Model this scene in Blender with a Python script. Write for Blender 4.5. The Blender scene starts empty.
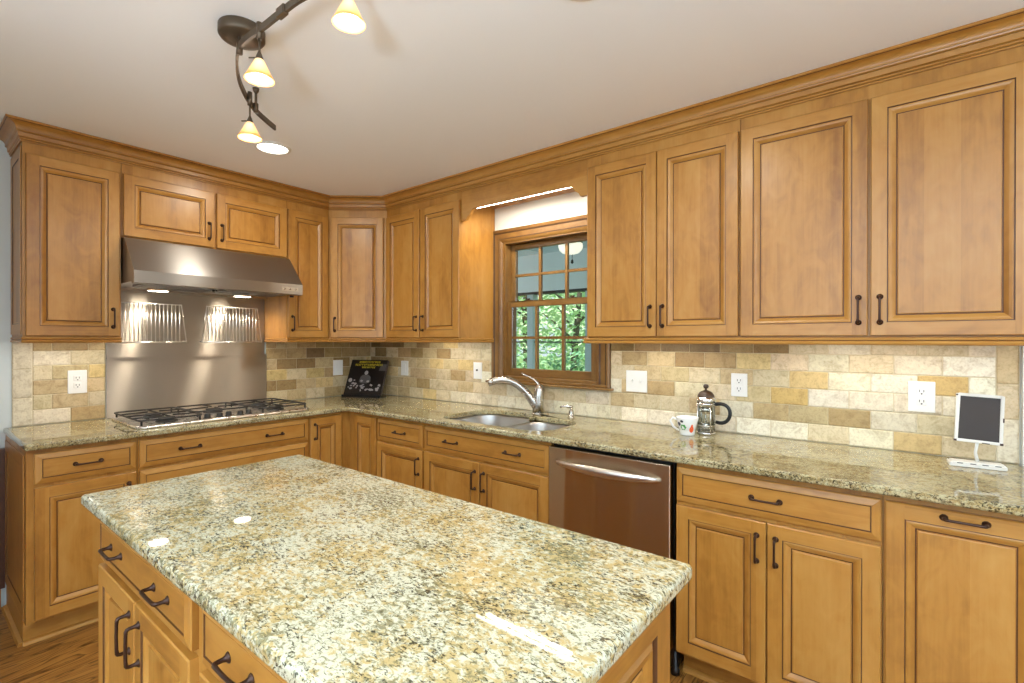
import bpy, bmesh, math, random
from mathutils import Vector, Matrix
S = bpy.context.scene
COL = S.collection
PI = math.pi
rnd = random.Random(7)
def lin(c):
    c /= 255.0
    return c / 12.92 if c <= .04045 else ((c + .055) / 1.055) ** 2.4
def rgb(r, g, b): return (lin(r), lin(g), lin(b), 1)

# ------------------------------------------------------------------ camera, world, sun, daylight, exposure
cam = bpy.data.objects.new('camera', bpy.data.cameras.new('camera')); COL.objects.link(cam)
th, pitch, roll = .6738, -.0023, .0013
F = Vector((-math.sin(th), math.cos(th), 0)); R = Vector((math.cos(th), math.sin(th), 0)); U = Vector((0, 0, 1))
F, U = F * math.cos(pitch) + U * math.sin(pitch), U * math.cos(pitch) - F * math.sin(pitch)
R, U = R * math.cos(roll) + U * math.sin(roll), U * math.cos(roll) - R * math.sin(roll)
M = Matrix((R, U, -F)).transposed().to_4x4(); M.translation = Vector((3.6116, -2.5801, 1.3645))
cam.matrix_world = M
cam.data.sensor_width = 36; cam.data.lens = 496.16 / 1024 * 36; cam.data.clip_start = .02
S.camera = cam
S.view_settings.view_transform = 'Standard'; S.view_settings.look = 'None'
S.view_settings.gamma = 1; S.view_settings.use_curve_mapping = False
S.view_settings.exposure = -0.06
try: S.cycles.use_denoising = True
except Exception: pass
S.cycles.max_bounces = 10; S.cycles.diffuse_bounces = 5; S.cycles.glossy_bounces = 5; S.cycles.transmission_bounces = 8
S.cycles.sample_clamp_indirect = 6

W = bpy.data.worlds.new('world'); S.world = W; W.use_nodes = True
bg = W.node_tree.nodes['Background']; bg.inputs[0].default_value = (.80, .90, 1, 1); bg.inputs[1].default_value = 1.1

def lamp(name, kind, loc, energy, color=(1, 1, 1), rot=(0, 0, 0), **kw):
    d = bpy.data.lights.new(name, kind); d.energy = energy; d.color = color
    for k, v in kw.items(): setattr(d, k, v)
    o = bpy.data.objects.new(name, d); COL.objects.link(o); o.location = loc; o.rotation_euler = rot
    return o
lamp('sun', 'SUN', (0, -5, 10), 6.5, (1, .95, .86), (math.radians(38), math.radians(8), 0), angle=.02)
# area lamps added as daylight at two unseen windows behind the camera (built below)
lamp('daylight_fill_front', 'AREA', (3.0, -5.52, 1.35), 44, (.62, .80, 1), (PI / 2, 0, 0), shape='RECTANGLE', size=2.6, size_y=1.7)
lamp('daylight_fill_right', 'AREA', (6.42, -2.9, 1.35), 30, (.62, .80, 1), (PI / 2, 0, PI / 2), shape='RECTANGLE', size=2.4, size_y=1.7)

lamp('room_fill_point', 'POINT', (4.7, -3.9, 1.75), 22, (.66, .84, 1), shadow_soft_size=.18)  # added point light without a fixture, brightens and cools the ceiling
lamp('ceiling_bounce_fill', 'SPOT', (4.1, -3.8, 1.05), 900, (.62, .83, 1), (PI, 0, 0), spot_size=math.radians(158), spot_blend=1.0, shadow_soft_size=.15)  # unseen spot added behind the camera to bounce fill off the ceiling

# ------------------------------------------------------------------ materials
class NT:
    def __init__(s, name):
        s.m = bpy.data.materials.new(name); s.m.use_nodes = True; s.t = s.m.node_tree
        s.b = s.t.nodes['Principled BSDF']
    def n(s, typ, ins=None, **kw):
        x = s.t.nodes.new(typ)
        for k, v in kw.items(): setattr(x, k, v)
        for k, v in (ins or {}).items():
            if isinstance(v, bpy.types.NodeSocket): s.t.links.new(v, x.inputs[k])
            else: x.inputs[k].default_value = v
        return x
    def ramp(s, fac, stops, interp='LINEAR'):
        x = s.t.nodes.new('ShaderNodeValToRGB'); x.color_ramp.interpolation = interp
        e = x.color_ramp.elements
        while len(e) < len(stops): e.new(.5)
        for i, (p, c) in enumerate(stops): e[i].position = p; e[i].color = c
        s.t.links.new(fac, x.inputs[0]); return x.outputs[0]
    def mix(s, fac, a, b, mode='MIX'):
        x = s.t.nodes.new('ShaderNodeMix'); x.data_type = 'RGBA'; x.blend_type = mode
        for i, v in ((0, fac), (6, a), (7, b)):
            if isinstance(v, bpy.types.NodeSocket): s.t.links.new(v, x.inputs[i])
            else: x.inputs[i].default_value = v
        return x.outputs[2]
    def math(s, op, a, b=0):
        x = s.t.nodes.new('ShaderNodeMath'); x.operation = op
        for i, v in ((0, a), (1, b)):
            if isinstance(v, bpy.types.NodeSocket): s.t.links.new(v, x.inputs[i])
            else: x.inputs[i].default_value = v
        return x.outputs[0]
    def set(s, **kw):
        for k, v in kw.items():
            k = k.replace('_', ' ')
            if isinstance(v, bpy.types.NodeSocket): s.t.links.new(v, s.b.inputs[k])
            else: s.b.inputs[k].default_value = v
        return s
    def bump(s, h, strength, dist=.002):
        x = s.n('ShaderNodeBump', {'Strength': strength, 'Distance': dist, 'Height': h}); s.t.links.new(x.outputs[0], s.b.inputs['Normal'])

def plain(name, c, rough=.5, metal=0, **kw):
    t = NT(name); t.set(Base_Color=c, Roughness=rough, Metallic=metal)
    tc = t.n('ShaderNodeTexCoord'); nz = t.n('ShaderNodeTexNoise', {'Vector': tc.outputs['Object'], 'Scale': 30.0})
    t.set(Roughness=t.math('ADD', t.math('MULTIPLY', nz.outputs[0], .1), rough - .05), **kw)
    return t.m

def wood(name, lo, mid, hi, rough=.36, gscale=1.0, coat=.15):
    t = NT(name)
    uv = t.n('ShaderNodeUVMap').outputs[0]
    sep = t.n('ShaderNodeSeparateXYZ', {0: uv})
    def mp(sx, sy, seed):
        return t.n('ShaderNodeMapping', {'Vector': uv, 'Scale': (sx * gscale, sy * gscale, 1), 'Location': (seed, seed * 2, 0)}).outputs[0]
    broad = t.n('ShaderNodeTexNoise', {'Vector': mp(7, 1.1, 3), 'Scale': 1.0, 'Detail': 4.0, 'Roughness': .6, 'Distortion': .6}).outputs[0]
    fine = t.n('ShaderNodeTexNoise', {'Vector': mp(120, 5, 9), 'Scale': 1.0, 'Detail': 3.0}).outputs[0]
    mott = t.n('ShaderNodeTexNoise', {'Vector': mp(16, 9, 5), 'Scale': 1.0, 'Detail': 3.0, 'Distortion': 1.2}).outputs[0]
    stave = t.n('ShaderNodeTexWhiteNoise', {'W': t.math('FLOOR', t.math('MULTIPLY', sep.outputs[0], 10.5))}, noise_dimensions='1D').outputs[0]
    v = t.math('ADD', t.math('MULTIPLY', broad, .55), t.math('MULTIPLY', fine, .14))
    v = t.math('ADD', v, t.math('MULTIPLY', mott, .28))
    v = t.math('ADD', v, t.math('MULTIPLY', t.math('SUBTRACT', stave, .5), .13))
    c = t.ramp(v, [(.26, lo), (.48, mid), (.72, hi)])
    t.set(Base_Color=c, Roughness=rough, Coat_Weight=coat, Coat_Roughness=.25)
    return t.m
MAPLE = wood('honey_maple', rgb(134, 85, 30), rgb(176, 123, 52), rgb(194, 146, 76))
GLAZE = plain('brown_glaze', rgb(92, 56, 27), .45)
PINE = wood('stained_window_wood', rgb(88, 58, 25), rgb(122, 86, 40), rgb(148, 112, 60), gscale=1.4)
DARKWOOD = wood('dark_stained_wood', rgb(54, 28, 16), rgb(80, 44, 24), rgb(100, 60, 34))

def granite(name, cream, gold, grey, dark, k=1.0, amt=.5):
    """crystals: cream ground, gold and grey-green grains, small dark flecks, drifting in density over the slab"""
    t = NT(name)
    ob = t.n('ShaderNodeTexCoord').outputs['Object']
    def st(seed, ang, sy): return t.n('ShaderNodeMapping', {'Vector': ob, 'Location': (seed, seed * .7, seed * .3), 'Rotation': (0, 0, ang), 'Scale': (1, sy, 1.2)}).outputs[0]
    def noise(scale, detail, rough=.6, v=ob, dist=0.0): return t.n('ShaderNodeTexNoise', {'Vector': v, 'Scale': scale, 'Detail': detail, 'Roughness': rough, 'Distortion': dist}).outputs[0]
    def drift(scale, amp): return t.math('MULTIPLY', t.math('SUBTRACT', noise(scale, 3.0), .5), amp)
    def mask(val, dr, lo, hi): return t.ramp(t.math('ADD', val, dr), [(lo, (0, 0, 0, 1)), (hi, (1, 1, 1, 1))])
    c = t.mix(.8, cream, t.ramp(noise(120 * k, 5.0, .75), [(.30, (.66, .62, .50, 1)), (.50, (.96, .95, .91, 1)), (.68, (1.12, 1.12, 1.1, 1))]), 'MULTIPLY')
    c = t.mix(t.math('MULTIPLY', mask(noise(52 * k, 5.0, .7, st(3, .5, 1.4), .6), drift(7.0, .55), .47, .58), .85), c, gold)
    c = t.mix(t.math('MULTIPLY', mask(noise(75 * k, 4.0, .7, st(7, .4, 1.6), .8), drift(6.0, .45), .52, .61), .85), c, grey)
    m3 = mask(noise(100 * k, 3.0, .65, st(11, .55, 1.9), 1.0), drift(16.0, .32), .68 - amt * .12, .735 - amt * .12)
    c = t.mix(t.math('MULTIPLY', m3, .9), c, dark)
    t.set(Base_Color=c, Roughness=.035, Specular_IOR_Level=.75)
    return t.m
GRAN_I = granite('island_granite', rgb(208, 207, 184), rgb(184, 158, 96), rgb(120, 115, 80), rgb(52, 46, 29), .95, .98)
GRAN_P = granite('counter_granite', rgb(190, 181, 144), rgb(158, 136, 86), rgb(112, 102, 70), rgb(48, 40, 24), 1.15, 1.2)

def steel(name, c=(.60, .575, .545, 1), rough=.27, aniso=.75, sx=1, sz=60, rot=0, wave=0):
    t = NT(name)
    ob = t.n('ShaderNodeTexCoord').outputs['Object']
    nz = t.n('ShaderNodeTexNoise', {'Vector': t.n('ShaderNodeMapping', {'Vector': ob, 'Scale': (sx, sx, sz)}).outputs[0], 'Scale': 4.0, 'Detail': 3.0}).outputs[0]
    t.set(Base_Color=c, Metallic=1.0, Roughness=t.math('ADD', rough - .02, t.math('MULTIPLY', nz, .04)), Anisotropic=aniso, Anisotropic_Rotation=rot)
    tg = t.n('ShaderNodeTangent', direction_type='UV_MAP', uv_map='UVMap'); t.t.links.new(tg.outputs[0], t.b.inputs['Tangent'])
    if wave: t.bump(t.n('ShaderNodeTexNoise', {'Vector': t.n('ShaderNodeMapping', {'Vector': ob, 'Scale': (9, 9, .5)}).outputs[0], 'Scale': 1.0, 'Detail': 1.0}).outputs[0], wave, .02)
    return t.m
STEEL = steel('brushed_steel', (.38, .36, .335, 1), .31, .9, 1, 1, 0)
STEELP = steel('panel_steel', (.52, .48, .43, 1), .38, 1.0, 30, 1, .25)
STEELD = steel('dishwasher_steel', (.66, .57, .44, 1), .22, 1.0, 30, 1, .25, .6)
CHROME = plain('polished_steel', (.75, .73, .70, 1), .14, 1)
RACKM = plain('bright_wire', (.88, .86, .83, 1), .3, 1)
SINKM = plain('satin_sink_steel', (.60, .57, .53, 1), .34, 1)
NICKEL = plain('brushed_nickel', (.56, .53, .48, 1), .26, 1)
BRONZE = plain('oil_rubbed_bronze', rgb(66, 44, 34), .36, .55)
BRONZE2 = plain('fixture_bronze', rgb(92, 78, 62), .42, .6)
IRON = plain('cast_iron_black', rgb(34, 31, 29), .55)
BLACK = plain('black_plastic', rgb(14, 13, 13), .4)
WHITE = plain('white_plastic', rgb(238, 236, 230), .35)
WHITEP = plain('white_paint', rgb(228, 226, 218), .5)
CERAM = plain('white_ceramic', rgb(240, 240, 238), .12)
SLATE = plain('chalkboard_slate', rgb(54, 46, 42), .6)
GROUT = plain('grout', rgb(214, 198, 164), .85)
CEIL = plain('ceiling_paint', rgb(245, 246, 247), .9)
PAINT = plain('wall_paint', rgb(222, 220, 212), .85)

def emit(name, c, s, base=(.8, .8, .8, 1)):
    t = NT(name); t.set(Base_Color=base, Emission_Color=c, Emission_Strength=s); return t.m
CANLENS = emit('lamp_lens', (1, .95, .86, 1), 9)
TUBE = emit('fluorescent_tube', (1, .93, .78, 1), 20)
HOODLENS = emit('hood_lamp_lens', (1, .86, .66, 1), 16)
PORCHLENS = emit('porch_lamp_glass', (1, .90, .70, 1), 1.0)
def shade_mat():
    t = NT('amber_glass_shade')
    ob = t.n('ShaderNodeTexCoord').outputs['Object']
    z = t.n('ShaderNodeSeparateXYZ', {0: ob}).outputs[2]
    col = t.ramp(t.math('MULTIPLY', z, -14.5), [(.2, rgb(255, 226, 176)), (.62, rgb(250, 208, 140)), (.95, rgb(230, 150, 66))])
    t.set(Base_Color=col, Roughness=.3, Transmission_Weight=.35, Emission_Color=col, Emission_Strength=.42)
    return t.m
SHADE = shade_mat()
BULB = emit('bulb_glass', (1, .93, .80, 1), 14)

def glass(name, tint=(1, 1, 1, 1), rough=0.0):
    t = NT(name)
    tr = t.n('ShaderNodeBsdfTransparent', {0: tint}); gl = t.n('ShaderNodeBsdfGlossy', {'Roughness': rough})
    fr = t.n('ShaderNodeFresnel', {0: 1.45})
    mx = t.n('ShaderNodeMixShader', {0: t.math('MULTIPLY', fr.outputs[0], .6), 1: tr.outputs[0], 2: gl.outputs[0]})
    t.t.links.new(mx.outputs[0], t.t.nodes['Material Output'].inputs[0]); return t.m
GLASS = glass('window_glass', (.96, .98, .98, 1)); PGLASS = glass('clear_glass', (.93, .95, .94, 1))

def tile_mat():
    t = NT('tumbled_travertine')
    base = t.n('ShaderNodeVertexColor', layer_name='tone').outputs[0]
    ob = t.n('ShaderNodeTexCoord').outputs['Object']
    n1 = t.n('ShaderNodeTexNoise', {'Vector': ob, 'Scale': 22.0, 'Detail': 6.0, 'Roughness': .68, 'Distortion': .8}).outputs[0]
    n2 = t.n('ShaderNodeTexNoise', {'Vector': ob, 'Scale': 120.0, 'Detail': 3.0}).outputs[0]
    c = t.mix(.85, base, t.ramp(n1, [(.3, (.66, .58, .45, 1)), (.5, (.98, .97, .94, 1)), (.7, (1.12, 1.12, 1.1, 1))]), 'MULTIPLY')
    c = t.mix(.5, c, t.ramp(n2, [(.3, (.7, .62, .5, 1)), (.5, (1, 1, 1, 1))]), 'MULTIPLY')
    t.set(Base_Color=c, Roughness=.55)
    t.bump(n1, .35, .003); return t.m
TILE = tile_mat()

def oak_mat():
    t = NT('oak_strip_floor')
    ob = t.n('ShaderNodeTexCoord').outputs['Object']
    sw = t.n('ShaderNodeMapping', {'Vector': ob, 'Rotation': (0, 0, PI / 2)}).outputs[0]
    br = t.n('ShaderNodeTexBrick', {'Vector': sw, 'Color1': (0, 0, 0, 1), 'Color2': (1, 1, 1, 1), 'Mortar': (.5, .5, .5, 1), 'Scale': 1.0, 'Mortar Size': .0012, 'Brick Width': .9, 'Row Height': .083, 'Bias': 0.0}, offset=.37)
    off = t.n('ShaderNodeVectorMath', {0: ob, 1: t.n('ShaderNodeVectorMath', {0: br.outputs[0], 'Scale': 13.0}, operation='SCALE').outputs[0]}, operation='ADD').outputs[0]
    st = t.n('ShaderNodeMapping', {'Vector': off, 'Scale': (7, .8, 1)}).outputs[0]
    n = t.n('ShaderNodeTexNoise', {'Vector': st, 'Scale': 1.1, 'Detail': 2.0, 'Distortion': 1.6}).outputs[0]
    rings = t.math('FRACT', t.math('MULTIPLY', n, 13.0))
    g = t.ramp(rings, [(0, rgb(84, 50, 18)), (.16, rgb(148, 100, 46)), (.8, rgb(172, 124, 62)), (1, rgb(92, 56, 22))])
    c = t.mix(.35, g, t.ramp(br.outputs[0], [(0, (.7, .62, .5, 1)), (1, (1.15, 1.1, 1, 1))]), 'MULTIPLY')
    c = t.mix(br.outputs[1], c, rgb(60, 34, 14))
    t.set(Base_Color=c, Roughness=.3); return t.m
OAK = oak_mat()

def leaf_mat(name, a, b):
    t = NT(name)
    ob = t.n('ShaderNodeTexCoord').outputs['Object']
    n = t.n('ShaderNodeTexNoise', {'Vector': ob, 'Scale': 3.0, 'Detail': 3.0}).outputs[0]
    c = t.ramp(n, [(.35, a), (.65, b)])
    t.set(Base_Color=c, Roughness=.6, Subsurface_Weight=0.0); return t.m
LEAF = leaf_mat('tree_leaf', rgb(150, 200, 146), rgb(222, 240, 196))
LEAF2 = leaf_mat('shrub_leaf', rgb(96, 160, 118), rgb(176, 218, 164))
BARK = plain('tree_bark', rgb(88, 82, 70), .9)
PORCHP = plain('porch_paint', rgb(188, 204, 204), .7)
PORCHW = plain('porch_white_paint', rgb(226, 232, 230), .6)
LAWN = plain('lawn_grass', rgb(120, 160, 90), .9)

# ------------------------------------------------------------------ mesh builder
class MB:
    def __init__(s, grain='z'):
        s.v = []; s.f = []; s.grain = grain; s.new()
    def new(s, grain=None):
        if grain: s.grain = grain
        s.off = (rnd.uniform(0, 40), rnd.uniform(0, 40)); return s
    def face(s, pts, mat=0, smooth=False, grain=None, off=None):
        i = len(s.v); s.v += [tuple(p) for p in pts]
        s.f.append((list(range(i, i + len(pts))), mat, smooth, grain or s.grain, off or s.off))
    def box(s, x0, x1, y0, y1, z0, z1, mat=0, grain=None, skip=''):
        p = [(x, y, z) for z in (z0, z1) for y in (y0, y1) for x in (x0, x1)]
        for k, q in (('b', (0, 2, 3, 1)), ('t', (4, 5, 7, 6)), ('f', (0, 1, 5, 4)), ('k', (2, 6, 7, 3)), ('l', (0, 4, 6, 2)), ('r', (1, 3, 7, 5))):
            if k not in skip: s.face([p[i] for i in q], mat, False, grain)
        return s
    def prism(s, poly, z0, z1, mat=0, axis='z', smooth=False):
        def P(a, b, c): return {'z': (a, b, c), 'y': (a, c, b), 'x': (c, a, b)}[axis]
        n = len(poly)
        s.face([P(a, b, z0) for a, b in poly][::-1], mat); s.face([P(a, b, z1) for a, b in poly], mat)
        for i in range(n):
            a, b = poly[i], poly[(i + 1) % n]
            s.face([P(*a, z0), P(*b, z0), P(*b, z1), P(*a, z1)], mat, smooth)
        return s
    def rings(s, loops, mat=0, smooth=True, closed=True, cap0=False, cap1=False, mats=None):
        for j in range(len(loops) - 1):
            A, B = loops[j], loops[j + 1]; n = len(A)
            for i in range(n if closed else n - 1):
                k = (i + 1) % n
                s.face([A[i], A[k], B[k], B[i]], mats[j] if mats else mat, smooth)
        if cap0: s.face(loops[0][::-1], mats[0] if mats else mat)
        if cap1: s.face(loops[-1], mats[-1] if mats else mat)
        return s
    def lathe(s, prof, c=(0, 0, 0), seg=24, mat=0, axis='z', mats=None, smooth=True):
        L = []
        for r, h in prof:
            lp = []
            for i in range(seg):
                a = 2 * PI * i / seg; x, y = r * math.cos(a), r * math.sin(a)
                q = {'z': (x, y, h), 'y': (x, h, y), 'x': (h, x, y)}[axis]
                lp.append((c[0] + q[0], c[1] + q[1], c[2] + q[2]))
            L.append(lp)
        return s.rings(L, mat, smooth, mats=mats)
    def tube(s, path, r, seg=8, mat=0, cap=True, flat=None, smooth=True):
        P = [Vector(p) for p in path]; n = len(P)
        rs = r if isinstance(r, (list, tuple)) else [r] * n
        T = [(P[min(i + 1, n - 1)] - P[max(i - 1, 0)]).normalized() for i in range(n)]
        ref = Vector((0, 0, 1)) if abs(T[0].z) < .9 else Vector((1, 0, 0))
        N = (ref - T[0] * ref.dot(T[0])).normalized(); L = []
        for i in range(n):
            N = (N - T[i] * N.dot(T[i])).normalized(); B = T[i].cross(N)
            f = flat or (1, 1)
            L.append([tuple(P[i] + N * (rs[i] * f[0] * math.cos(2 * PI * k / seg)) + B * (rs[i] * f[1] * math.sin(2 * PI * k / seg))) for k in range(seg)])
        return s.rings(L, mat, smooth, cap0=cap, cap1=cap)
    def build(s, name, mats, parent=None, loc=None, rot=0, bevel=0, seg=2, merge=True, autosmooth=False):
        me = bpy.data.meshes.new(name)
        me.from_pydata(s.v, [], [f[0] for f in s.f])
        uvl = me.uv_layers.new(name='UVMap')
        mats = mats if isinstance(mats, (list, tuple)) else [mats]
        for m in mats: me.materials.append(m)
        AX = {'x': Vector((1, 0, 0)), 'y': Vector((0, 1, 0)), 'z': Vector((0, 0, 1))}
        for p, f in zip(me.polygons, s.f):
            p.material_index = f[1]; p.use_smooth = f[2]
            g = AX[f[3]]; nn = p.normal
            if abs(nn.dot(g)) > .9: g = AX['x'] if f[3] != 'x' else AX['z']
            u = nn.cross(g)
            u = max(AX.values(), key=lambda a: abs(a.dot(u))) if u.length > 1e-6 else AX['y']
            for li in p.loop_indices:
                co = me.vertices[me.loops[li].vertex_index].co
                uvl.data[li].uv = (co.dot(u) + f[4][0], co.dot(g) + f[4][1])
        bm = bmesh.new(); bm.from_mesh(me)
        if merge: bmesh.ops.remove_doubles(bm, verts=bm.verts, dist=1e-5)
        bmesh.ops.recalc_face_normals(bm, faces=bm.faces)
        bm.to_mesh(me); bm.free(); me.update()
        o = bpy.data.objects.new(name, me); COL.objects.link(o)
        if parent: o.parent = parent
        if loc: o.location = loc
        if rot: o.rotation_euler = (0, 0, rot)
        if bevel:
            b = o.modifiers.new('edge', 'BEVEL'); b.width = bevel; b.segments = seg; b.limit_method = 'ANGLE'; b.angle_limit = .6
        return o

def thing(name, label, cat, loc=(0, 0, 0), rot=0, group=None):
    o = bpy.data.objects.new(name, None); COL.objects.link(o); o.empty_display_size = .1
    o.location = loc; o.rotation_euler = (0, 0, rot)
    return tag(o, label, cat, group)
def tag(o, label, cat, group=None, kind=None):
    o['label'] = label; o['category'] = cat
    if group: o['group'] = group
    if kind: o['kind'] = kind
    return o
def struct(o): o['kind'] = 'structure'; return o
def sweep(mb, path, prof, mat=0, closed=False, mats=None, cap=True):
    """path of (x, y); prof of (outward, z); outward is the right hand of the path"""
    n = len(path); P = [Vector(p) for p in path]; offs = []
    for i in range(n):
        ds = []
        if closed or i > 0: ds.append((P[i] - P[i - 1]).normalized())
        if closed or i < n - 1: ds.append((P[(i + 1) % n] - P[i]).normalized())
        ns = [Vector((d.y, -d.x)) for d in ds]
        if len(ns) == 1: offs.append(ns[0])
        else:
            b = (ns[0] + ns[1]); offs.append(b / (b.dot(ns[0])))
    loops = [[(P[i].x + offs[i].x * d, P[i].y + offs[i].y * d, z) for d, z in prof] for i in range(n)]
    if closed: loops.append(loops[0])
    for j in range(len(loops) - 1):
        A, B = loops[j], loops[j + 1]
        d = Vector(B[0][:2]) - Vector(A[0][:2]); g = 'x' if abs(d.x) >= abs(d.y) else 'y'
        mb.new(g)
        for k in range(len(prof) - 1):
            mb.face([A[k], B[k], B[k + 1], A[k + 1]], mats[k] if mats else mat)
    if cap and not closed:
        mb.face(loops[0]); mb.face(loops[-1][::-1])

# ------------------------------------------------------------------ cabinet kit
DOOR_P = [(0, .0), (0, .017), (.003, .020), (.048, .020), (.0492, .0160), (.0512, .0160), (.055, .0168), (.062, .0145), (.069, .0095), (.073, .0065), (.0740, .0060), (.0765, .0060), (.0785, .0115), (.0800, .0122)]
DOOR_M = [0, 0, 0, 1, 1, 0, 0, 0, 0, 1, 1, 0, 0]
DRAW_P = [(0, .0), (0, .013), (.003, .0155), (.010, .0168), (.022, .020), (.0245, .0200), (.0255, .0170), (.0280, .0170), (.0290, .0185)]
DRAW_M = [0, 0, 0, 0, 0, 1, 1, 0]
END_P = [(0, .0), (0, .004), (.050, .004), (.0515, .001), (.0545, .001), (.066, -.001), (.070, -.006), (.073, -.006), (.075, -.003)]
END_M = [0, 0, 1, 1, 0, 0, 1, 0]
def panel(mb, w, h, prof, pm, stile=None, fgrain='z'):
    """raised panel in local x (0..w), z (0..h), back at y=0, growing towards -y"""
    def ring(i):
        d, y = prof[i]
        return [(d, -y, d), (w - d, -y, d), (w - d, -y, h - d), (d, -y, h - d)]
    offs = [(rnd.uniform(0, 40), rnd.uniform(0, 40)) for _ in range(4)]
    gr = ['x', 'z', 'x', 'z']
    for i in range(len(prof) - 1):
        A, B = ring(i), ring(i + 1)
        if stile is not None and i == stile:
            d0, y0 = prof[i]; d1, y1 = prof[i + 1]
            mb.face([(d0, -y0, d0), (d1, -y1, d0), (d1, -y1, h - d0), (d0, -y0, h - d0)], pm[i], False, 'z', offs[3])
            mb.face([(w - d1, -y1, d0), (w - d0, -y0, d0), (w - d0, -y0, h - d0), (w - d1, -y1, h - d0)], pm[i], False, 'z', offs[1])
            mb.face([(d1, -y0, d0), (w - d1, -y0, d0), (w - d1, -y1, d1), (d1, -y1, d1)], pm[i], False, 'x', offs[0])
            mb.face([(d1, -y1, h - d1), (w - d1, -y1, h - d1), (w - d1, -y0, h - d0), (d1, -y0, h - d0)], pm[i], False, 'x', offs[2])
            continue
        for k in range(4):
            q = (k + 1) % 4
            mb.face([A[k], A[q], B[q], B[k]], pm[i], False, gr[k], offs[k])
    mb.new(); mb.face(ring(len(prof) - 1), 0, False, fgrain)
    mb.face(ring(0)[::-1], 0)
    return mb

HM = None
def handle_mesh():
    mb = MB()
    L = .046
    path = [(0, .0, -L), (0, -.002, -L), (0, -.005, -L), (0, -.010, -L), (0, -.0195, -L), (0, -.0235, -L + .0015), (0, -.0255, -L + .0055), (0, -.0262, -L + .014), (0, -.0268, 0)]
    rad = [.0108, .0096, .0060, .0045, .0043, .0046, .0046, .0040, .0038]
    path += [(x, y, -z) for x, y, z in path[-2::-1]]; rad += rad[-2::-1]
    mb.tube(path, rad, 10)
    return mb
HM_MB = handle_mesh()
HO = []
def handle(parent, x, z, vertical=True, y=-.020):
    if not HO:
        o = HM_MB.build('handle', BRONZE); HO.append(o)
    else:
        o = HO[0].copy(); COL.objects.link(o)
    o.parent = parent; o.location = (x, y, z)
    o.rotation_euler = (0, 0 if vertical else PI / 2, 0)
    return o
def door(parent, x, y, z, w, h, pull=None, rot=0, name='door'):
    mb = panel(MB(), w, h, DOOR_P, DOOR_M, stile=2)
    o = mb.build(name, [MAPLE, GLAZE], parent, (x, y, z), rot)
    if pull: handle(o, pull[0], pull[1], pull[2] == 'v')
    return o
def drawer(parent, x, y, z, w, h, pulls=(), name='drawer'):
    mb = panel(MB(), w, h, DRAW_P, DRAW_M, fgrain='x')
    o = mb.build(name, [MAPLE, GLAZE], parent, (x, y, z))
    for p in pulls: handle(o, p, h * .5, False, -.0185)
    return o
def body(parent, W_, D, H, x0=0, toe=0, hollow=False):
    mb = MB('z'); e = .0006
    if hollow:
        mb.box(x0 + e, x0 + .018, -D + .02, -.004, 0, H); mb.box(x0 + W_ - .018, x0 + W_ - e, -D + .02, -.004, 0, H)
        mb.box(x0 + .018, x0 + W_ - .018, -D + .02, -.004, 0, .018); mb.box(x0 + .018, x0 + W_ - .018, -.016, -.004, .018, H)
        mb.new(); mb.box(x0 + e, x0 + W_ - e, -D, -D + .02, 0, H)
    else:
        mb.box(x0 + e, x0 + W_ - e, -D, -.004, 0, H)
    return mb.build('body', MAPLE, parent)
def toe_kick(parent, W_, z0, D=.526, x0=0):
    mb = MB('x'); mb.box(x0 + .0006, x0 + W_ - .0006, -D, -D + .016, -z0, 0)
    o = mb.build('toe_kick', MAPLE, parent)
    m = MB('x'); pts = [(-D, -z0)] + [(-D - .018 * math.cos(a), -z0 + .018 * math.sin(a)) for a in [i * PI / 12 for i in range(7)]]
    m.prism([(p[0], p[1]) for p in pts], x0 + .0006, x0 + W_ - .0006, axis='x')
    m.build('shoe_molding', MAPLE, o)
    return o

ZU, HU = 1.378, .95          # wall cabinets: underside, height
D0, DT = 1.383, 2.250        # their doors: bottom, top
DU = .330
ZB, HB = .115, .768          # base cabinets: underside, height to the counter
DB = .610
DZ0, DZ1, RZ0, RZ1 = .130, .712, .728, .862   # base doors and drawers
Y90 = PI / 2
UP = 'wall cabinets under the crown molding'

# ------------------------------------------------------------------ room shell
CZ = 2.397
def boxes(name, mat, lst, grain='z'):
    mb = MB(grain)
    for b in lst: mb.box(*b)
    return struct(mb.build(name, mat))
boxes('floor', OAK, [(-.12, 6.6, -5.7, .12, -.1, 0)])
boxes('ceiling', CEIL, [(-.12, 6.6, -5.7, .12, CZ, CZ + .12)])
boxes('wall_left', plain('cool_wall_paint', rgb(218, 226, 226), .85), [(-.12, 0, -5.7, 0, 0, CZ)])
WX0, WX1, WZ0, WZ1 = 1.475, 2.190, 1.105, 2.035     # opening of the kitchen window
boxes('wall_back', PAINT, [(-.12, WX0, 0, .12, 0, CZ), (WX1, 6.6, 0, .12, 0, CZ), (WX0, WX1, 0, .12, 0, WZ0), (WX0, WX1, 0, .12, WZ1, CZ)])
boxes('wall_front', PAINT, [(0, 1.65, -5.7, -5.58, 0, CZ), (4.35, 6.48, -5.7, -5.58, 0, CZ), (1.65, 4.35, -5.7, -5.58, 0, .45), (1.65, 4.35, -5.7, -5.58, 2.25, CZ)])
boxes('wall_right', PAINT, [(6.48, 6.6, -5.7, -4.15, 0, CZ), (6.48, 6.6, -1.65, 0, 0, CZ), (6.48, 6.6, -4.15, -1.65, 0, .45), (6.48, 6.6, -4.15, -1.65, 2.25, CZ)])
boxes('window_2', WHITEP, [(1.65, 1.72, -5.68, -5.6, .45, 2.25), (4.28, 4.35, -5.68, -5.6, .45, 2.25), (2.965, 3.035, -5.68, -5.6, .45, 2.25), (1.72, 4.28, -5.68, -5.6, .45, .52), (1.72, 4.28, -5.68, -5.6, 2.18, 2.25), (1.72, 4.28, -5.67, -5.62, 1.33, 1.37)])
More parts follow.
